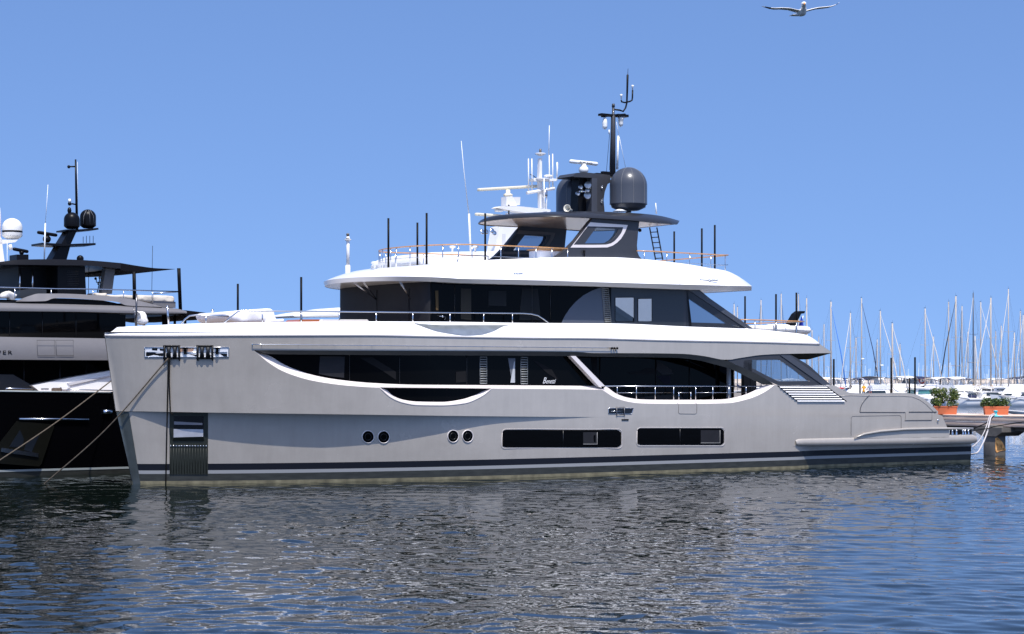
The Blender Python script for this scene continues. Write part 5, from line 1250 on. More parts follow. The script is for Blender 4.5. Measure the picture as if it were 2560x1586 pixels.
ob = MB(); ob.prism([FY.W(FY.M(x, y, 1.0)) for x, y in ((803,803),(808,799),(918,799),(922,802),(922,806),(803,806))], DN*1.6); tag(obj('sun_lounge', ob, CANVAS), 'flat white sun lounge in front of the dark front windows', 'lounge')
# flag on the after deck
b = MB(); b.tube([FY.W(FY.M(1993, 838, .2)), FY.W(FY.M(2008, 790, .2))], .02, 6)
fl_ = empty('flag', FY.W(FY.M(1993, 838, .2)), 0, 'blue flag hanging limp on its pale staff at the stern of the grey yacht', 'flag')
b = MB(); o_ = FY.W(FY.M(1993, 838, .2)); b.tube([Vector((0,0,0)), FY.W(FY.M(2008, 790, .2)) - o_], .02, 6); obj('staff', b, CAMW, fl_, True)
G = []
for r in range(10):
    t = r/9; y = 793 + 43*t; row = []
    for k in range(9):
        s_ = k/8; x = 2004 - 8*t*.6 + (s_ - .35)*(3 + 12*min(1, t*1.6)); p = FY.W(FY.M(x, y, .25)) - o_; p += DN*(.12*math.sin(s_*14)*t); row.append(p)
    G.append(row)
b = MB(); b.grid(G); obj('cloth', b, mat('flag_blue', (.01, .035, .35), .8), fl_, True)
p1 = [G[6][3] - DN*.16, G[7][5] - DN*.16, G[9][7] - DN*.1, G[9][6] - DN*.1]; b = MB(); b.add(p1, [(0,1,2,3)]); obj('white_patch', b, CANVAS, fl_)
# ================================================================== pier, planters, ropes
WOOD = mat('weathered_planks', (.66, .50, .40), .85, var=.35, vscale=1.5, stretch=(12, .6, 12), bump=.5, bscale=6)
CONC = mat('dark_wet_concrete', (.13, .12, .11), .8, var=.35, vscale=1.2, bump=.5, bscale=4)
PU = UE + 3.2                                            # pier runs square to the boats, just beyond the stern
pu0 = FY.M(2500, 1060, 4.0)
# choose the station so that its near edge matches the photo
pu = FY.Z(2466, 1062, 1.46).x
pier = empty('pier', FY.W((pu, 0, 0)), TH, 'wooden decked pier on square dark piers beyond the stern', 'pier')
def pb(name, u0, u1, y0, y1, z0, z1, m, bev=.02, par=pier):
    b = MB(); b.box(((u0+u1)/2, (y0+y1)/2, (z0+z1)/2), (u1-u0, y1-y0, z1-z0), None, bev); return obj(name, b, m, par)
zt_ = 1.92
pb('deck', -.015, 3.2, -30, 60, zt_ - .07, zt_, WOOD)
pb('fascia_board', 0, .07, -30, 60, zt_ - .31, zt_ - .075, WOOD); pb('fascia_board', .02, .09, -30, 60, zt_ - .56, zt_ - .325, WOOD); pb('cross_beam', .3, 2.8, -30, 60, zt_ - .75, zt_ - .56, CONC)
def loc(p): q = p - FY.W((pu, 0, 0)); return (q.dot(DU), q.dot(DN))
c1 = FY.Z(2488, 1139, 0.0); print('pillar at', c1, 'pier u', pu)
ru = c1.x - pu
RUST = mat('rusty_peeling_paint', (.85, .42, .14), .8, var=.8, vscale=7, bump=.6, bscale=9)
for k in (-1, 0, 1, 2, 3, 4):
    yl = c1.y + k*6.2; b = MB(); b.box((ru + .38, yl + .38, .3), (.76, .76, 2.3), None, .04); o = obj('pillar', b, CONC, pier, False)
    b = MB(); b.prism([(ru - .05, yl - .45, zt_ - .58), (ru - .05, yl + 1.2, zt_ - .58), (ru - .05, yl + 1.2, zt_ - .8), (ru - .05, yl + .8, zt_ - 1.0), (ru - .05, yl - .1, zt_ - 1.0), (ru - .05, yl - .45, zt_ - .8)], (1.6, 0, 0)); obj('pillar_head', b, CONC, o)
    if k == 0:
        P = [FY.M(x, y, -(c1.y) + .012) - Vector((pu, 0, 0)) for x, y in ((2488.5,1096),(2493,1094),(2500,1099),(2507,1108),(2512,1119),(2515.5,1126),(2500,1128),(2492,1132),(2488.5,1128))]
        b = MB(); b.prism(P, (0, -.012, 0)); obj('rust_patch', b, RUST, o)
TERRA = mat('terracotta', (.52, .13, .05), .75, var=.1, vscale=3, bump=.2)
SOIL = mat('soil', (.05, .035, .025), .95)
def leafmat(n, c): return mat(n, c, .55, var=.45, vscale=5)
LG1, LG2, LG3 = leafmat('leaf_mid', (.10, .15, .025)), leafmat('leaf_dark', (.03, .065, .012)), leafmat('leaf_yellow', (.28, .28, .06))
def planter(x0, x1, yb, label, bush):
    u_c, off = pu + .9, 0
    A, B = FY.Z(x0, yb, zt_), FY.Z(x1, yb, zt_)
    a_, b_ = FY.W(A), FY.W(B); c = (a_ + b_)/2; L = (b_ - a_).length; ang = math.atan2((b_-a_).y, (b_-a_).x)
    c = c + Vector((0, .25, 0)); p = empty('planter', (c.x, c.y, zt_), ang + R(-4), label, 'planter', 'terracotta planters on the pier')
    b = MB(); H = .42
    rows = []
    for z, k in ((0, .0), (.0, 1.0), (H - .07, 1.06), (H - .07, 1.12), (H, 1.12), (H, .98), (H - .06, .98)):
        hx, hy = L/2*.93*k, .24*k; rows.append([Vector((x, y, z)) for x, y in ((-hx,-hy),(hx,-hy),(hx,hy),(-hx,hy))])
    b.grid(rows, 0, False, True); obj('pot', b, TERRA, p)
    b = MB(); b.box((0, 0, H - .08), (L*.88, .42, .04)); obj('soil', b, SOIL, p)
    return p, L, H
def bush(parent, L, H, x0, x1, h, n, seed, mats_, flowers=0, name='shrub', holes=True):
    rg = random.Random(seed); b = MB(); cl = []
    for _ in range(int(16*(x1-x0)/1.0) + 12): cl.append((rg.uniform(x0+.1, x1-.1), rg.uniform(-.2, .2), H + rg.uniform(.05, h*.82), rg.uniform(.13, .22)))
    for i in range(n):
        cx_, cy_, cz_, cr = rg.choice(cl); d = Vector((rg.gauss(0, 1), rg.gauss(0, 1), rg.gauss(0, 1))).normalized()*cr*rg.uniform(.6, 1.15)
        p = Vector((cx_, cy_, cz_)) + d; 
        if p.z < H - .03: continue
        s_ = rg.uniform(.03, .06); t = Vector((rg.gauss(0,1), rg.gauss(0,1), rg.gauss(0,.7))).normalized(); q = t.cross(Vector((rg.gauss(0,1), rg.gauss(0,1), rg.gauss(0,1)))).normalized()
        b.add([p - t*s_, p + q*s_*.45, p + t*s_, p - q*s_*.45], [(0,1,2,3)], rg.choice((0, 0, 0, 1, 1, 2)), False)
    o = obj('foliage', b, mats_, parent)
    st = MB()
    for _ in range(9):
        x = rg.uniform(x0*.5, x1*.5); st.tube([Vector((x, 0, H - .05)), Vector((x*1.3, rg.uniform(-.1,.1), H + h*.4)), Vector((x*1.8 + rg.uniform(-.1,.1), rg.uniform(-.15,.15), H + h*.8))], [.012, .008, .004], 5)
    obj('stem', st, mat('bark', (.09, .06, .04), .8), parent)
    if flowers:
        f = MB()
        for _ in range(flowers):
            cx_, cy_, cz_, cr = rg.choice(cl); p = Vector((cx_ + rg.uniform(-cr, cr), cy_ - cr, cz_ + rg.uniform(-cr, cr)))
            f.ball(p, .022, 6)
        obj('flowers', f, mat('petal_white', (.8, .76, .7), .6), parent)
p, L, H = planter(2337, 2394, 1036.5, 'left terracotta planter on the pier with a tall flowering bush', 1)
pp, L2_, H2_ = planter(2463, 2523, 1037.5, 'right terracotta planter on the pier with low dark green plants', 1)
sh = empty('plant', p.location, p.rotation_euler[2], 'tall loose bush with white flowers growing in the left terracotta planter', 'plant'); bush(sh, L, H, -L*.62, L*.62, .92, 5200, 4, [LG1, LG2, LG3], 26)
sh = empty('plant', pp.location, pp.rotation_euler[2], 'low spreading green plant growing in the right terracotta planter', 'plant'); bush(sh, L2_, H2_, -L2_*.60, L2_*.58, .33, 3600, 8, [LG2, LG1, LG2], 3)
# bollard
TURQ = mat('turquoise_paint', (.05, .55, .62), .4, var=.1)
q = FY.W(FY.Z(2489, 1041, zt_)); bo = empty('bollard', (q.x, q.y, zt_), 0, 'turquoise mooring bollard with ropes round it on the pier edge', 'bollard')
b = MB(); b.lathe([(.16, 0), (.16, .02), (.07, .05), (.065, .17), (.09, .2), (.10, .23), (.10, .26), (0, .28)], (0, 0, 0), 18); obj('post', b, TURQ, bo, True)
b = MB(); b.box((.05, 0, .0), (.5, .3, .025)); obj('base_plate', b, TURQ, bo)
ROPEW = mat('white_rope', (.50, .47, .47), .8, bump=.6, bscale=60); ROPED = mat('dark_rope', (.010, .009, .008), .9, var=.3, spec=.1); ROPEB = mat('brown_rope', (.09, .07, .05), .85, var=.45, vscale=12)
def rope(pts, r, m, label, n=40, group=None):
    P = [Vector(p) for p in pts]; T_ = np.linspace(0, 1, len(P)); t = np.linspace(0, 1, n)
    c = np.array([tuple(p) for p in P]); Q = np.stack([smooth_interp(t, T_, c[:, k]) for k in range(3)], 1)
    b = MB(); b.tube([Vector(q) for q in Q], r, 8); return tag(obj('mooring_rope', b, m, None, True), label, 'rope', group)
B0 = q + Vector((0, 0, .16 + 0)); 
def at_Y(px, py, Yd): return Vector(((px - CX)/F*Yd, Yd, HC + (YH - py)/F*Yd))
yq = q.y
rope([B0, at_Y(2475, 1040, yq - .4), at_Y(2468, 1060, yq - .8), at_Y(2462, 1077, yq - 1.5), at_Y(2446, 1104, yq - 3.5), at_Y(2430, 1118, 88.0)], .022, ROPEW, 'thin white mooring rope from the bollard to the swim platform corner')
rope([B0 + Vector((0,0,-.06)), at_Y(2478, 1043, yq - .4), at_Y(2473, 1060, yq - .8), at_Y(2469, 1078, yq - 1.2), at_Y(2455, 1113, yq - 3), at_Y(2441, 1133, yq - 5), at_Y(2428, 1136, 88.0)], .036, ROPEW, 'thick white mooring rope hanging in a low loop behind the stern')
rope([B0, at_Y(2476, 1050, yq - .4), at_Y(2466, 1058, yq - .8), at_Y(2432, 1072, 89.0)], .028, ROPED, 'black rope from the bollard to the top of the stern rail')
rope([at_Y(2560, 1055, yq - 1.2), at_Y(2490, 1066, yq - 1.0), at_Y(2462, 1073, yq - 1.4), at_Y(2430, 1078, 88.5)], .022, ROPED, 'thin black line running right from the stern along the pier')
# ropes at the bow
s0 = FY.W(FY.M(421, 896, lambda u, z: hb_up(u, z) + .12))
def wat(px, py, z=0.0): d = (HC - z)*F/(py - YH); return Vector(((px - CX)/F*d, d, z))
rope([s0, s0.lerp(wat(104, 1216, -.1), .5) + Vector((0, 0, -.28)), wat(104, 1216, -.1)], .024, ROPEB, 'long brown rope from the bow fairlead slanting down left into the water')
w1 = wat(414, 1232, -.3)
rope([s0, (s0 + w1)/2, w1], .024, ROPED, 'dark rope hanging straight down from the bow fairlead into the water')
w2_ = FY.W(FY.M(426, 1030, lambda u, z: hb_up(u, z) + .05))
rope([s0 + Vector((.05, 0, 0)), (s0 + w2_)/2, w2_, w2_ + Vector((.1, -.05, -.1))], .02, ROPED, 'short dark rope just right of the straight one under the bow fairlead')
f2 = FD.W(FD.M(310, 928, WD - .4)); e2p = at_Y(-60, 1190, 66.0)
rope([f2, f2.lerp(e2p, .5) + Vector((0, 0, -.12)), e2p], .024, ROPEB, 'brown rope crossing the black hull at the far left')
# dinghy bow beyond the pier at the right edge
q = wat(2555, 1046, 0); dg = empty('dinghy', (q.x, q.y + 2, 0), 0, 'white pointed dinghy bow just beyond the pier at the right edge', 'dinghy')
b = MB(); G = []
for z, k in ((0, .6), (.25, .85), (.5, 1)):
    G.append([Vector((x_, y_*k, z + .25*(1 - abs(i - 10)/10))) for i in range(21) for x_, y_ in [(2.2 - 3.6*(1 - abs(i-10)/10)**.6*k, (-1 if i < 10 else 1)*(.9*(abs(i-10)/10)**.6))]])
b.grid(G); obj('hull', b, WHITE, dg, True)
b = MB(); b.prism([(-1.2, 0, .75), (.2, -.65, .62), (2.2, -.85, .5), (2.2, .85, .5), (.2, .65, .62)], (0, 0, .05)); obj('deck', b, CANVAS, dg)
q0 = dg.location

# ================================================================== breakwater
BWM = mat('tan_breakwater_stone', (.58, .50, .42), .9, var=.2, vscale=.3, bump=.2, bscale=.6)
b = MB(); by = 430.0
prof = [(0, -1), (0, 3.4), (1.5, 3.55), (1.5, 4.2), (4, 4.2), (8, -1)]
xs_ = np.linspace(25, 150, 60); b.grid([[Vector((x, by + dy, z + .03*math.sin(x*1.7)*(z > 1))) for x in xs_] for dy, z in prof], 0, False)
tag(obj('breakwater_wall', b, BWM), 'long low tan stone wall along the horizon behind the marina boats', 'wall')

# ================================================================== marina boats
GEL = mat('boat_white', (.93, .91, .88), .35, var=.04, vscale=.4); GELC = mat('boat_cream', (.72, .66, .56), .4, var=.05, vscale=.4)
ALU = mat('mast_alloy', (.40, .36, .32), .5)
JIBW = mat('furled_sail_cloth', (.52, .49, .45), .8); ALUD = mat('mast_dark', (.05, .055, .07), .4); WGL = mat('boat_window', (.02, .03, .035), .08)
TEALG = mat('teal_window', (.06, .2, .2), .1); NAVYC = mat('navy_canvas', (.012, .018, .06), .85); BLKC = mat('black_canvas', (.012, .012, .016), .85)
BLUEC = mat('blue_canvas', (.03, .15, .5), .8); TANC = mat('tan_canvas', (.55, .38, .2), .85); WHC = CANVAS; REDC = mat('red_paint', (.6, .02, .02), .5)
TAN2 = mat('teak_trim', (.4, .24, .12), .6)
MDIR = {}
def boat_hull(b, L, B, fb, flare=.95, sheer=.35, stern=.8, n=16):
    G = []
    for z, k in ((-.3, .5), (0, flare*.93), (fb*.5, flare), (fb, 1)):
        row = []
        for i in range(n + 1):
            t = i/n; x = -L/2 + L*t*(1 - .06*(1 - z/fb if z < fb else 0)); hb = B/2*k*(1 - max(0, (t - .45)/.55)**2.2)*(stern + (1-stern)*min(1, t/.4)); row.append(Vector((x, -max(hb, .01), z + (sheer*t**2 if z > 0 else 0)*(z/fb))))
        G.append(row)
    b.grid(G); b.grid([[mir(p) for p in r] for r in G]); b.grid([G[-1], [mir(p) for p in G[-1]]], 0, False); b.grid([[g[0], mir(g[0])] for g in G], 0, False)
def sheer_at(x, L, sheer, fb): t = (x + L/2)/L; return fb + sheer*t*t
def local_box(name, x0, x1, hy0, hy1, z0, z1, m, parent, slope0=.0, slope1=.0):
    b = MB(); v = []
    for z, hy, s in ((z0, hy0, 0), (z1, hy1, 1)):
        a0, a1 = x0 + slope0*s, x1 - slope1*s; v += [(a0, -hy, z), (a1, -hy*.85, z), (a1, hy*.85, z), (a0, hy, z)]
    b.add(v, [(3,2,1,0), (4,5,6,7), (0,1,5,4), (1,2,6,5), (2,3,7,6), (3,0,4,7)], 0, False); return obj(name, b, m, parent)
ORD = ['first','second','third','fourth','fifth','sixth','seventh','eighth','ninth','tenth','eleventh','twelfth','thirteenth','fourteenth','fifteenth','sixteenth','seventeenth','eighteenth','nineteenth','twentieth','twenty first','twenty second','twenty third','twenty fourth','twenty fifth','twenty sixth','twenty seventh','twenty eighth','twenty ninth','thirtieth']
def sailboat(px, ytop, Yd, head, label, boomc, fore, forecol, dark=False, L=None, spread=2, fdir=None, mr=.075, hullc=None, radar=False):
    H = HC + (YH - ytop)/F*Yd; L = L or max(7.0, H*.72); Bm = L*.31; fb = 1.0 + L*.015
    X = (px - CX)/F*Yd
    o = empty('sailing_boat', (X, Yd, 0), head, label, 'sailing boat', 'sailing boats moored in the marina')
    mx = 0.0; sh = L*.08      # mast stands at the origin; hull centre a little aft
    b = MB(); boat_hull(b, L, Bm, fb); me_off = -sh
    ho = obj('hull', b, hullc or GEL, o, True); ho.location = (me_off, 0, 0)
    co = local_box('cabin', -L*.30, L*.16, Bm*.30, Bm*.22, fb - .05, fb + .55, GEL, o, .15, .9)
    b = MB(); 
    for s in (-1, 1): b.add([(-L*.24, s*(Bm*.275), fb + .18), (L*.04, s*(Bm*.265), fb + .18), (L*.02, s*(Bm*.245), fb + .38), (-L*.22, s*(Bm*.255), fb + .38)], [(0,1,2,3)], 0, False)
    w_ = obj('cabin_window', b, WGL, o)
    b = MB(); b.tube([(0, 0, fb + .4), (0, 0, H*.6), (0, 0, H)], [mr, mr*.95, mr*.8], 8); ms_ = obj('mast', b, ALUD if dark else ALU, o, True)
    for k in range(spread):
        z = H*(.45 if spread == 1 else (.36 + .26*k)); b = MB(); b.tube([(-.1, -1.0 + .15*k, z + .1), (0, 0, z), (-.1, 1.0 - .15*k, z + .1)], .022, 5); obj('spreader', b, ALUD if dark else ALU, ms_, True)
    b = MB(); b.tube([(0, 0, H), (.05, 0, H + .5)], .012, 5); b.box((-.12, 0, H + .12), (.4, .03, .06)); obj('wind_vane', b, ALUD, ms_)
    RG = ALUD
    for s in (-1, 1):
        b = MB(); b.tube([(-.15, s*Bm*.42, fb), (-.1, s*(.85), H*.62), (0, 0, H*.98)], .010, 4); obj('shroud', b, RG, o)
    b = MB(); b.tube([(-L*.5 - sh, 0, fb + .3), (0, 0, H)], .010, 4); obj('backstay', b, RG, o)
    b = MB()
    if fore: b.tube([(L*.5 - sh - .1, 0, fb + .5), (L*.25, 0, fb + (H - fb)*.47), (.08, 0, H*.955)], [.085*fore, .07*fore, .025], 7)
    else: b.tube([(L*.5 - sh - .1, 0, fb + .3), (.08, 0, H*.97)], .010, 4)
    obj('furled_jib', b, (JIBW if forecol is WHC else forecol) if fore else RG, o, True)
    bl = L*.36; b = MB(); b.tube([(0, 0, fb + 1.25), (-bl*.5, 0, fb + 1.12), (-bl, 0, fb + 1.05)], .06, 6); bo_ = obj('boom', b, ALU, o, True)
    b = MB(); b.tube([(.05, 0, fb + 1.9), (-.2, 0, fb + 1.6), (-bl*.4, 0, fb + 1.32), (-bl, 0, fb + 1.15)], [.10, .24, .19, .08], 8); obj('sail_cover', b, boomc, bo_, True)
    b = MB(); zr = fb + .62
    b.tube([(L*.44 - sh, -.25, fb + .3), (L*.49 - sh, 0, zr + .3), (L*.44 - sh, .25, fb + .3)], .014, 4); b.tube([(-L*.47 - sh, -Bm*.3, zr), (-L*.49 - sh, -Bm*.28, fb), (-L*.49 - sh, Bm*.28, fb), (-L*.47 - sh, Bm*.3, zr), (-L*.47 - sh, -Bm*.3, zr)], .014, 4); obj('pulpit', b, STEEL, o)
    b = MB(); b.grid([[(-L*.30, -Bm*.25, fb + .5), (-L*.30, 0, fb + 1.15), (-L*.30, Bm*.25, fb + .5)], [(-L*.16, -Bm*.25, fb + .5), (-L*.17, 0, fb + 1.1), (-L*.16, Bm*.25, fb + .5)]]); obj('spray_hood', b, boomc, o, True)
    if radar: b = MB(); b.lathe([(0,.1),(.25,.1),(.27,0),(.25,-.1),(0,-.1)], (.3, 0, H*.42), 12); obj('radar_dome', b, CAMW, ms_, True)
    return o
mast_list = [  # px, top, Y, heading deg, boom cover, jib size, jib colour, dark
 (1835.4,761,335,60,BLKC,1,WHC,False),(1843.5,768,360,110,NAVYC,0,WHC,False),(1902.5,751,330,250,NAVYC,1,NAVYC,False),(1953,735,345,70,BLKC,1,NAVYC,False),
 (1996,736,350,100,WHC,0,WHC,False),(2016.5,746,300,265,BLKC,1,WHC,False),(2047,842,390,90,WHC,0,WHC,False),(2060,811,370,80,NAVYC,0,WHC,False),
 (2077.5,755,310,292,NAVYC,1.1,BLUEC,False),(2126,783,292,238,BLKC,1,WHC,False),(2154,746,330,296,BLKC,1,NAVYC,False),(2193,849,400,250,WHC,1,BLKC,False),
 (2201,778,305,305,BLKC,1.2,WHC,False),(2231,809,297,300,BLKC,1.2,WHC,False),(2313,772,296,300,BLKC,1,WHC,False),(2371.5,755,330,100,BLKC,0,WHC,False),
 (2389.5,741,300,226,BLKC,1.2,BLKC,False),(2405,766,360,250,NAVYC,1,BLKC,False),(2433,733,340,238,TANC,1,WHC,True),(2437.5,840.5,285,270,WHC,1,WHC,False),
 (2452,756,345,300,TANC,1.2,WHC,False),(2477,745,310,225,TANC,1.3,WHC,False),(2489.5,829,390,95,WHC,0,WHC,False),(2521,723,340,235,NAVYC,1,WHC,False),
 (2551,778,330,100,NAVYC,0,WHC,False),(2558,788,360,235,NAVYC,1,WHC,False)]
r3 = random.Random(21)
for px, yt in ((1885,842),(1928,812),(2030,826),(2140,845),(2250,861),(2334,842),(2420,830),(2503,815),(2536,832)):
    mast_list.append((px, yt, r3.choice((340, 365, 390)), r3.choice((70, 95, 110, 245, 265, 290)), r3.choice((BLKC, NAVYC, WHC)), r3.choice((0, 1)), r3.choice((WHC, WHC, NAVYC)), False))
mast_list.sort(key=lambda t: t[0])
names = {id(BLKC): 'black', id(NAVYC): 'navy', id(WHC): 'white', id(TANC): 'tan', id(BLUEC): 'bright blue'}
def ordw(k):
    T_ = ['', '', 'twenty', 'thirty', 'forty', 'fifty', 'sixty', 'seventy', 'eighty', 'ninety']; k += 1
    return ORD[k - 1] if k <= 20 else (T_[k//10][:-1] + 'ieth' if k % 10 == 0 else T_[k//10] + ' ' + ORD[k % 10 - 1])
for k, (px, yt, Yd, hd, bc, fr_s, fc, dk_) in enumerate(mast_list):
    lab = f"sailing boat, {names[id(bc)]} sail cover" + (f", {names[id(fc)]} furled jib" if fr_s else ", bare forestay") + f", {ordw(k)} mast from left"
    sailboat(px, yt, Yd, R(hd), lab, bc, fr_s, fc, dk_, radar=(px in (2154, 2201)), hullc=GELC if k % 5 == 2 else None, mr=.15 if px in (2389.5, 2477, 2077.5, 2231) else (.115 if px == int(px) and Yd > 335 else .115))
# motor boats
def motorboat(px, Yd, head, L, kind, label, cc=None, z=0):
    L = L*1.22; X = (px - CX)/F*Yd; Bm = L*.32; fb = .6 + L*.045
    o = empty('motor_boat', (X, Yd, 0), head, label, 'motor boat', 'motor boats moored in the marina')
    b = MB(); boat_hull(b, L, Bm, fb, .94, .5, .95); obj('hull', b, GEL, o, True)
    b = MB(); 
    for s in (-1, 1): b.tube([(-L*.5, s*Bm*.475, fb*.8), (0, s*Bm*.5, fb*.84), (L*.3, s*Bm*.40, fb*.98 + .2), (L*.46, s*.2, fb + .35)], .035, 5)
    obj('rub_rail', b, mat('rub_rail_navy', (.02, .025, .06), .5), o, True)
    if kind == 'cruiser':
        c = local_box('cabin', -L*.20, L*.30, Bm*.38, Bm*.28, fb, fb + .95, GEL, o, .2, 1.5)
        b = MB()
        for s in (-1, 1): b.add([(-L*.15, s*Bm*.37, fb + .45), (L*.10, s*Bm*.335, fb + .45), (L*.04, s*Bm*.30, fb + .82), (-L*.13, s*Bm*.32, fb + .82)], [(0,1,2,3)], 0, False)
        b.add([(L*.245, -Bm*.27, fb + .35), (L*.245, Bm*.27, fb + .35), (L*.20, Bm*.24, fb + .78), (L*.20, -Bm*.24, fb + .78)], [(0,1,2,3)], 0, False); obj('window', b, WGL, c)
        b = MB(); b.grid([[(-L*.22, -Bm*.36, fb + .9), (-L*.22, Bm*.36, fb + .9)], [(L*.06, -Bm*.3, fb + 1.0), (L*.06, Bm*.3, fb + 1.0)]], 0, False); obj('cockpit_top', b, cc or GEL, o)
        b = MB(); 
        for s in (-1, 1): b.tube([(-L*.18, s*Bm*.4, fb), (-L*.26, s*Bm*.38, fb + 1.4), (-L*.24, 0, fb + 1.75)], .06, 6)
        obj('radar_arch', b, GEL, o, True)
    elif kind == 'fly':
        c = local_box('cabin', -L*.28, L*.26, Bm*.42, Bm*.34, fb, fb + 1.25, GEL, o, .1, 1.6)
        b = MB()
        for s in (-1, 1): b.add([(-L*.20, s*Bm*.415, fb + .5), (L*.16, s*Bm*.37, fb + .55), (L*.08, s*Bm*.335, fb + 1.05), (-L*.20, s*Bm*.37, fb + 1.05)], [(0,1,2,3)], 0, False)
        b.add([(L*.205, -Bm*.3, fb + .5), (L*.205, Bm*.3, fb + .5), (L*.15, Bm*.27, fb + 1.05), (L*.15, -Bm*.27, fb + 1.05)], [(0,1,2,3)], 0, False); obj('window', b, WGL, c)
        f = local_box('flybridge', -L*.30, L*.10, Bm*.36, Bm*.38, fb + 1.25, fb + 1.95, GEL, o, -.2, .5)
        b = MB(); b.prism([(-L*.26, -.05, fb + 1.9), (-L*.20, -.05, fb + 3.1), (-L*.15, -.05, fb + 3.15), (-L*.17, -.05, fb + 1.9)], (0, .1, 0)); 
        for s in (-1, 1): b.tube([(-L*.22, s*Bm*.36, fb + 1.9), (-L*.20, s*Bm*.34, fb + 2.9), (-L*.18, 0, fb + 3.05)], .08, 6)
        obj('radar_arch', b, GEL, o, True)
        b = MB(); b.grid([[(-L*.32, y, fb + 3.0 - .25*(y/(Bm*.4))**2) for y in np.linspace(-Bm*.4, Bm*.4, 7)], [(-L*.08, y, fb + 3.15 - .2*(y/(Bm*.4))**2) for y in np.linspace(-Bm*.4, Bm*.4, 7)], [(L*.08, y, fb + 2.95 - .25*(y/(Bm*.4))**2) for y in np.linspace(-Bm*.4, Bm*.4, 7)]]); obj('bimini', b, cc or GEL, o, True)
        b = MB()
        for x in (-L*.28, L*.05):
            for s in (-1, 1): b.tube([(x, s*Bm*.36, fb + 1.6), (x, s*Bm*.38, fb + 2.8)], .02, 4)
        obj('bimini_frame', b, STEEL, o)
    else:
        c = local_box('wheelhouse', -L*.05, L*.26, Bm*.36, Bm*.32, fb, fb + 1.55, GEL, o, .15, .35)
        g = TEALG if kind == 'teal' else WGL; b = MB()
        for s in (-1, 1): b.add([(-L*.02, s*Bm*.35, fb + .7), (L*.20, s*Bm*.318, fb + .7), (L*.18, s*Bm*.295, fb + 1.3), (-L*.0, s*Bm*.335, fb + 1.3)], [(0,1,2,3)], 0, False)
        b.add([(L*.255, -Bm*.28, fb + .65), (L*.255, Bm*.28, fb + .65), (L*.238, Bm*.26, fb + 1.3), (L*.238, -Bm*.26, fb + 1.3)], [(0,1,2,3)], 0, False)
        b.add([(-L*.052 + .05, -Bm*.3, fb + .7), (-L*.052 + .05, Bm*.3, fb + .7), (-L*.052 + .14, Bm*.28, fb + 1.3), (-L*.052 + .14, -Bm*.28, fb + 1.3)], [(0,1,2,3)], 0, False); obj('window', b, g, c)
        local_box('roof', -L*.10, L*.30, Bm*.42, Bm*.40, fb + 1.55, fb + 1.66, GEL, o)
    b = MB(); 
    for s in (-1, 1): b.tube([(L*.05, s*Bm*.46, fb + .2), (L*.06, s*Bm*.44, fb + .75), (L*.3, s*Bm*.30, fb + 1.0), (L*.49, 0, fb + 1.15)], .016, 4)
    obj('bow_rail', b, STEEL, o)
    if cc is not None and kind == 'cruiser':
        b = MB(); b.grid([[(-L*.46, y, fb + .45 + .25*math.cos(y/Bm*3)) for y in np.linspace(-Bm*.44, Bm*.44, 7)], [(-L*.2, y, fb + .85 + .3*math.cos(y/Bm*3)) for y in np.linspace(-Bm*.4, Bm*.4, 7)]]); obj('cockpit_cover', b, cc, o, True)
    b = MB(); b.box((-L*.51, 0, fb*.75), (.35, .45, .9), None, .1); obj('outboard', b, BLKC, o, True)
    b = MB(); b.tube([(-L*.3, .3, fb + .8), (-L*.32, .3, fb + 3.6 + (int(px) % 3)*.8)], .018, 4); obj('whip_antenna', b, CAMW, o)
    b = MB(); b.box((-L*.34, 0, fb + .28), (L*.14, Bm*.6, .45), None, .08); obj('aft_seat', b, (TANC, CANVAS, NAVYC, CANVAS)[int(px) % 4], o, True)
    for s in (-1, 1):
        b = MB(); b.tube([(-L*.1, s*(Bm*.5 + .1), fb*.2), (-L*.1, s*(Bm*.5 + .1), fb*.8)], [.11, .11], 8); b.ball((-L*.1, s*(Bm*.5 + .1), fb*.2), .12, 8); obj('fender', b, NAVYC if (int(px) % 2) else CAMW, o, True)
    return o
rg = random.Random(11)
ml = [(1852,330,95,9,'cruiser',None),(1893,318,80,8,'wheel',None),(1932,335,100,9,'cruiser',NAVYC),(1975,340,265,10,'cruiser',None),
 (2046,322,250,10,'fly',None),(2093,300,85,8,'cruiser',None),(2107,345,262,11,'cruiser',TANC),(2143,296,272,9,'cruiser',None),(2171,330,95,12,'cruiser',BLKC),(2183,286,250,8,'wheel',None),
 (2212,318,280,12,'cruiser',BLKC),(2252,300,236,13,'fly',GEL),(2297,306,240,13,'fly',NAVYC),(2262,288,268,8,'cruiser',None),(2318,282,300,9,'teal',None),(2336,322,250,11,'cruiser',None),
 (2352,302,285,10,'cruiser',NAVYC),(2386,330,262,12,'cruiser',BLKC),(2372,288,250,8,'cruiser',None),(2409,281,262,9,'cruiser',None),(2428,312,240,11,'cruiser',None),(2447,288,300,10,'cruiser',GEL),
 (2466,340,260,12,'cruiser',TANC),(2474,283,248,10,'cruiser',None),(2496,302,255,10,'wheel',None),(2512,330,262,12,'cruiser',NAVYC),(2519,284,232,9,'cruiser',None),(2548,284,262,10,'wheel',None),(2556,318,280,12,'cruiser',NAVYC),(2532,350,250,11,'fly',NAVYC)]
kn = {'cruiser': 'low white cruiser', 'fly': 'white flybridge boat', 'wheel': 'white boat with square wheelhouse', 'teal': 'white boat with teal wheelhouse windows'}
r2 = random.Random(5)
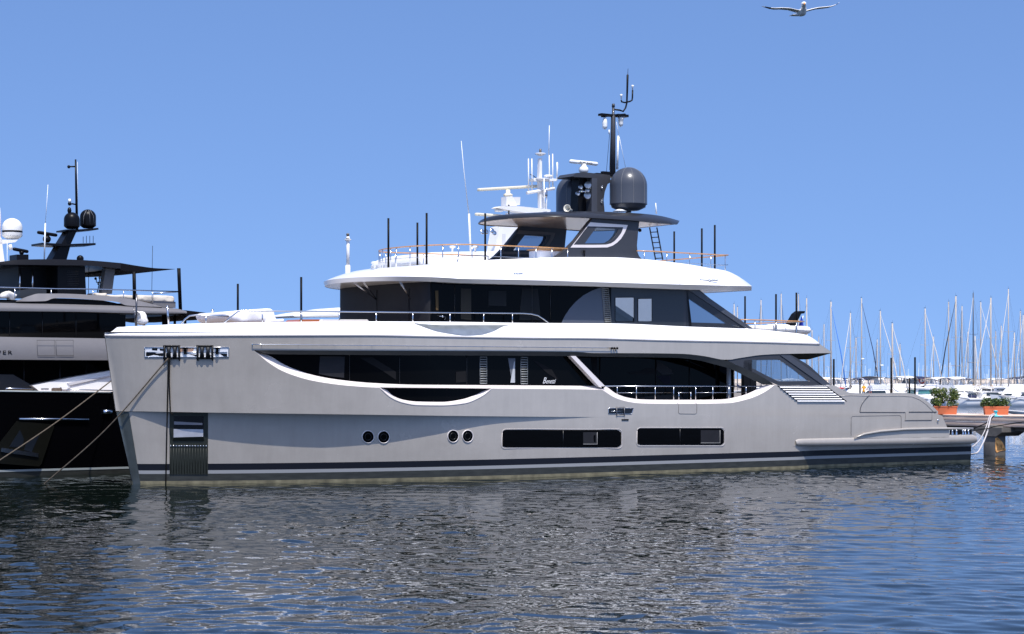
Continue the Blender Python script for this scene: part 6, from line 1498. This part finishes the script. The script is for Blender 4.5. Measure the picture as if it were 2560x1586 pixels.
for k in range(58):
    px = 1985 + k*10.1 + r2.uniform(-5, 5); ml.append((px, r2.choice((284, 292, 302, 315, 330, 345, 365, 385, 400)) + r2.uniform(-3, 3), r2.choice((200, 222, 240, 255, 285, 300, 318, 335, 25)), r2.uniform(7.5, 12), r2.choice(('cruiser','cruiser','cruiser','fly','fly','wheel')), r2.choice((None, None, NAVYC, TANC, None, BLKC, WHC))))
ml = [m for m in ml if m[0] > 1800]
ml.sort(key=lambda t: t[0])
for k, (px, Yd, hd, L, kd, cc) in enumerate(ml):
    hd = (196 + (hd*7 + k*5) % 44) if k % 4 else (18 + (hd*3) % 35)
    cn = names.get(id(cc)) if cc is not None else None
    motorboat(px, Yd, R(hd), L, kd, f"{kn[kd]}" + (f" with {cn} canvas" if cn else "") + f", {ordw(k)} motor boat from the left", cc)
# two masts' worth of small extras: life ring, red dinghy
q = at_Y(2305, 951.5, 300); b = MB()
pts = [q + Vector((.42*math.cos(t), 0, .42*math.sin(t))) for t in np.linspace(0, 2*math.pi, 17)]; b.tube(pts, .12, 6, cap=False); tag(obj('life_ring', b, mat('ring_red', (.55, .06, .04), .6), None, True), 'round red life ring hung on a rail among the marina boats', 'life ring')
q = wat(2101, 990, .2); q = at_Y(2101, 971.5, 250); rd_ = MB(); rd_.ball((0, 0, 0), 1, 12, sc=(.55, .3, .12)); r_o = obj('red_cover', rd_, REDC, None, True); r_o.location = q; tag(r_o, 'small bright red boat cover just above the grey stern bulwark', 'cover')
# floating jetty that carries the two people
jb = MB(); jc = wat(2180, 1012, 0)
jb.box((jc.x, jc.y, .35), (34, 2.2, .5)); tag(obj('floating_jetty', jb, mat('jetty_concrete', (.4, .38, .35), .8)), 'low pale floating jetty among the marina boats', 'jetty')
def person(px, pyf, Yd, shirt, trousers, skin, hair, label, lean=0.0, h=1.75, arm=0.2):
    """small standing figure grown from one skeleton"""
    me = bpy.data.meshes.new('body'); k = h/1.75
    V = [(0,0,.92),(0,0,1.18),(0,0,1.42),(0,0,1.54),(0,0,1.66),(-.09,0,.88),(-.11,0,.48),(-.12,.03,.07),(-.12,-.10,.03),(.09,0,.88),(.11,0,.48),(.13,.03,.07),(.13,-.10,.03),(-.2,0,1.40),(-.26,-.03,1.13),(-.24,-.18*arm*4,.93),(.2,0,1.40),(.26,-.03,1.13),(.24,-.18*arm*4,.93),(0,-.01,1.74)]
    E = [(0,1),(1,2),(2,3),(3,4),(0,5),(5,6),(6,7),(7,8),(0,9),(9,10),(10,11),(11,12),(2,13),(13,14),(14,15),(2,16),(16,17),(17,18),(4,19)]
    RD = [.14,.13,.15,.06,.10,.10,.065,.045,.04,.10,.065,.045,.04,.07,.05,.035,.07,.05,.035,.08]
    me.from_pydata([(x*k + lean*z*.1, y*k, z*k) for x, y, z in V], E, []); me.update()
    t = bpy.data.objects.new('tmp', me); COL.objects.link(t); t.modifiers.new('s', 'SKIN')
    for i, r in enumerate(RD): me.skin_vertices[0].data[i].radius = (r*k, r*k*.85)
    me.skin_vertices[0].data[0].use_root = True; ss = t.modifiers.new('u', 'SUBSURF'); ss.levels = 1; ss.render_levels = 1
    bpy.context.view_layer.update(); m2 = bpy.data.meshes.new_from_object(t.evaluated_get(bpy.context.evaluated_depsgraph_get())); bpy.data.objects.remove(t)
    for m in (shirt, trousers, skin, hair): m2.materials.append(m)
    for p in m2.polygons:
        z = p.center.z/k; x = abs(p.center.x)/k; p.use_smooth = True
        p.material_index = 3 if z > 1.70 or (z > 1.62 and p.center.y > .02) else (2 if z > 1.50 or (x > .2 and z < 1.18) else (0 if z > .90 else 1))
    q = at_Y(px, pyf, Yd); o = obj('person', m2); o.location = (q.x, q.y, q.z); return tag(o, label, 'person')
SK = mat('skin', (.45, .26, .18), .6); HR = mat('dark_hair', (.03, .02, .015), .7)
person(2158.5, 999, 200, mat('orange_shirt', (.8, .36, .02), .8), mat('navy_trousers', (.02, .025, .05), .8), SK, HR, 'person in an orange shirt seen just above the grey stern bulwark', .3, 1.6)
person(2177, 998, 200, mat('grey_shirt', (.32, .34, .42), .8), mat('rust_shorts', (.3, .12, .1), .8), SK, HR, 'person in a pale grey shirt leaning, right of the orange shirt', -.8, 1.6)
jt = MB(); q = at_Y(2170, 999, 200); jt.box((q.x + 0, q.y, q.z - .15), (5, 2.4, .3)); jt.box((q.x, q.y, (q.z - .3)/2 - .3), (3.4, 1.6, q.z - .3 + .6)); tag(obj('jetty_platform', jt, mat('jetty_concrete', (.4, .38, .35), .8)), 'small jetty platform on which the two people stand', 'platform')

# ================================================================== gull
gq = at_Y(2005, 31, 30.0)
gull = empty('seagull', gq, R(8), 'gull gliding with wide open wings at the top of the sky', 'bird')
FEA = mat('gull_white', (.88, .86, .82), .8); FEG = mat('gull_grey', (.22, .22, .24), .8); FEB = mat('gull_black', (.02, .02, .02), .8)
b = MB()
rows = []
for y, r, z in ((-.24,.012,.085),(-.225,.03,.09),(-.19,.040,.085),(-.14,.036,.06),(-.08,.050,.02),(-.02,.062,-.005),(.08,.055,-.0),(.18,.035,.01),(.30,.02,.02),(.36,.005,.02)):
    rows.append([Vector((r*math.cos(2*math.pi*k/16) - (.03 if y < -.15 else (.012 if y < -.1 else 0)), y, z + r*.95*math.sin(2*math.pi*k/16))) for k in range(16)])
b.grid(rows, 0, True, True); body = obj('body', b, FEA, gull, True)
b = MB(); b.tube([Vector((-.035, -.235, .085)), Vector((-.045, -.275, .072)), Vector((-.047, -.285, .060))], [.014, .009, .003], 8); obj('beak', b, mat('beak_orange', (.7, .25, .03), .5), gull, True)
b = MB(); 
for s in (-1, 1): b.ball((-.03 + s*.026, -.215, .10), .006, 6)
obj('eye', b, FEB, gull, True)
b = MB(); b.prism([(-.05, .30, .02), (.05, .30, .02), (.08, .44, .02), (-.08, .44, .02)], (0, 0, .006)); obj('tail', b, FEA, gull)
def wing(pts, side):
    G = []
    for x, z, ch, y0 in pts:
        p = lambda c, dz: Vector((x, y0 + ch*c, z + dz)); th = .010*ch/.18
        G.append([p(0, 0), p(.15, th), p(.5, th*.9), p(1, 0), p(.5, -th*.4), p(.15, -th*.7), p(0, 0)])
    b = MB(); b.grid(G[:-2]); o = obj('wing', b, FEA, gull, True)
    b = MB(); b.grid(G[-3:-1]); obj('wing_tip', b, FEB, o, True); b = MB(); b.grid(G[-2:]); obj('wing_tip', b, FEA, o, True)
wing([(-.04,.01,.20,-.08),(-.12,.015,.19,-.12),(-.22,.030,.17,-.14),(-.34,.036,.16,-.13),(-.44,.034,.14,-.10),(-.50,.045,.11,-.06),(-.575,.075,.06,0.02),(-.61,.092,.02,.08)], -1)
wing([(.04,.01,.20,-.08),(.12,.03,.19,-.12),(.22,.052,.17,-.14),(.33,.066,.16,-.13),(.43,.085,.14,-.10),(.52,.118,.11,-.06),(.59,.160,.06,0.02),(.615,.185,.02,.08)], 1)
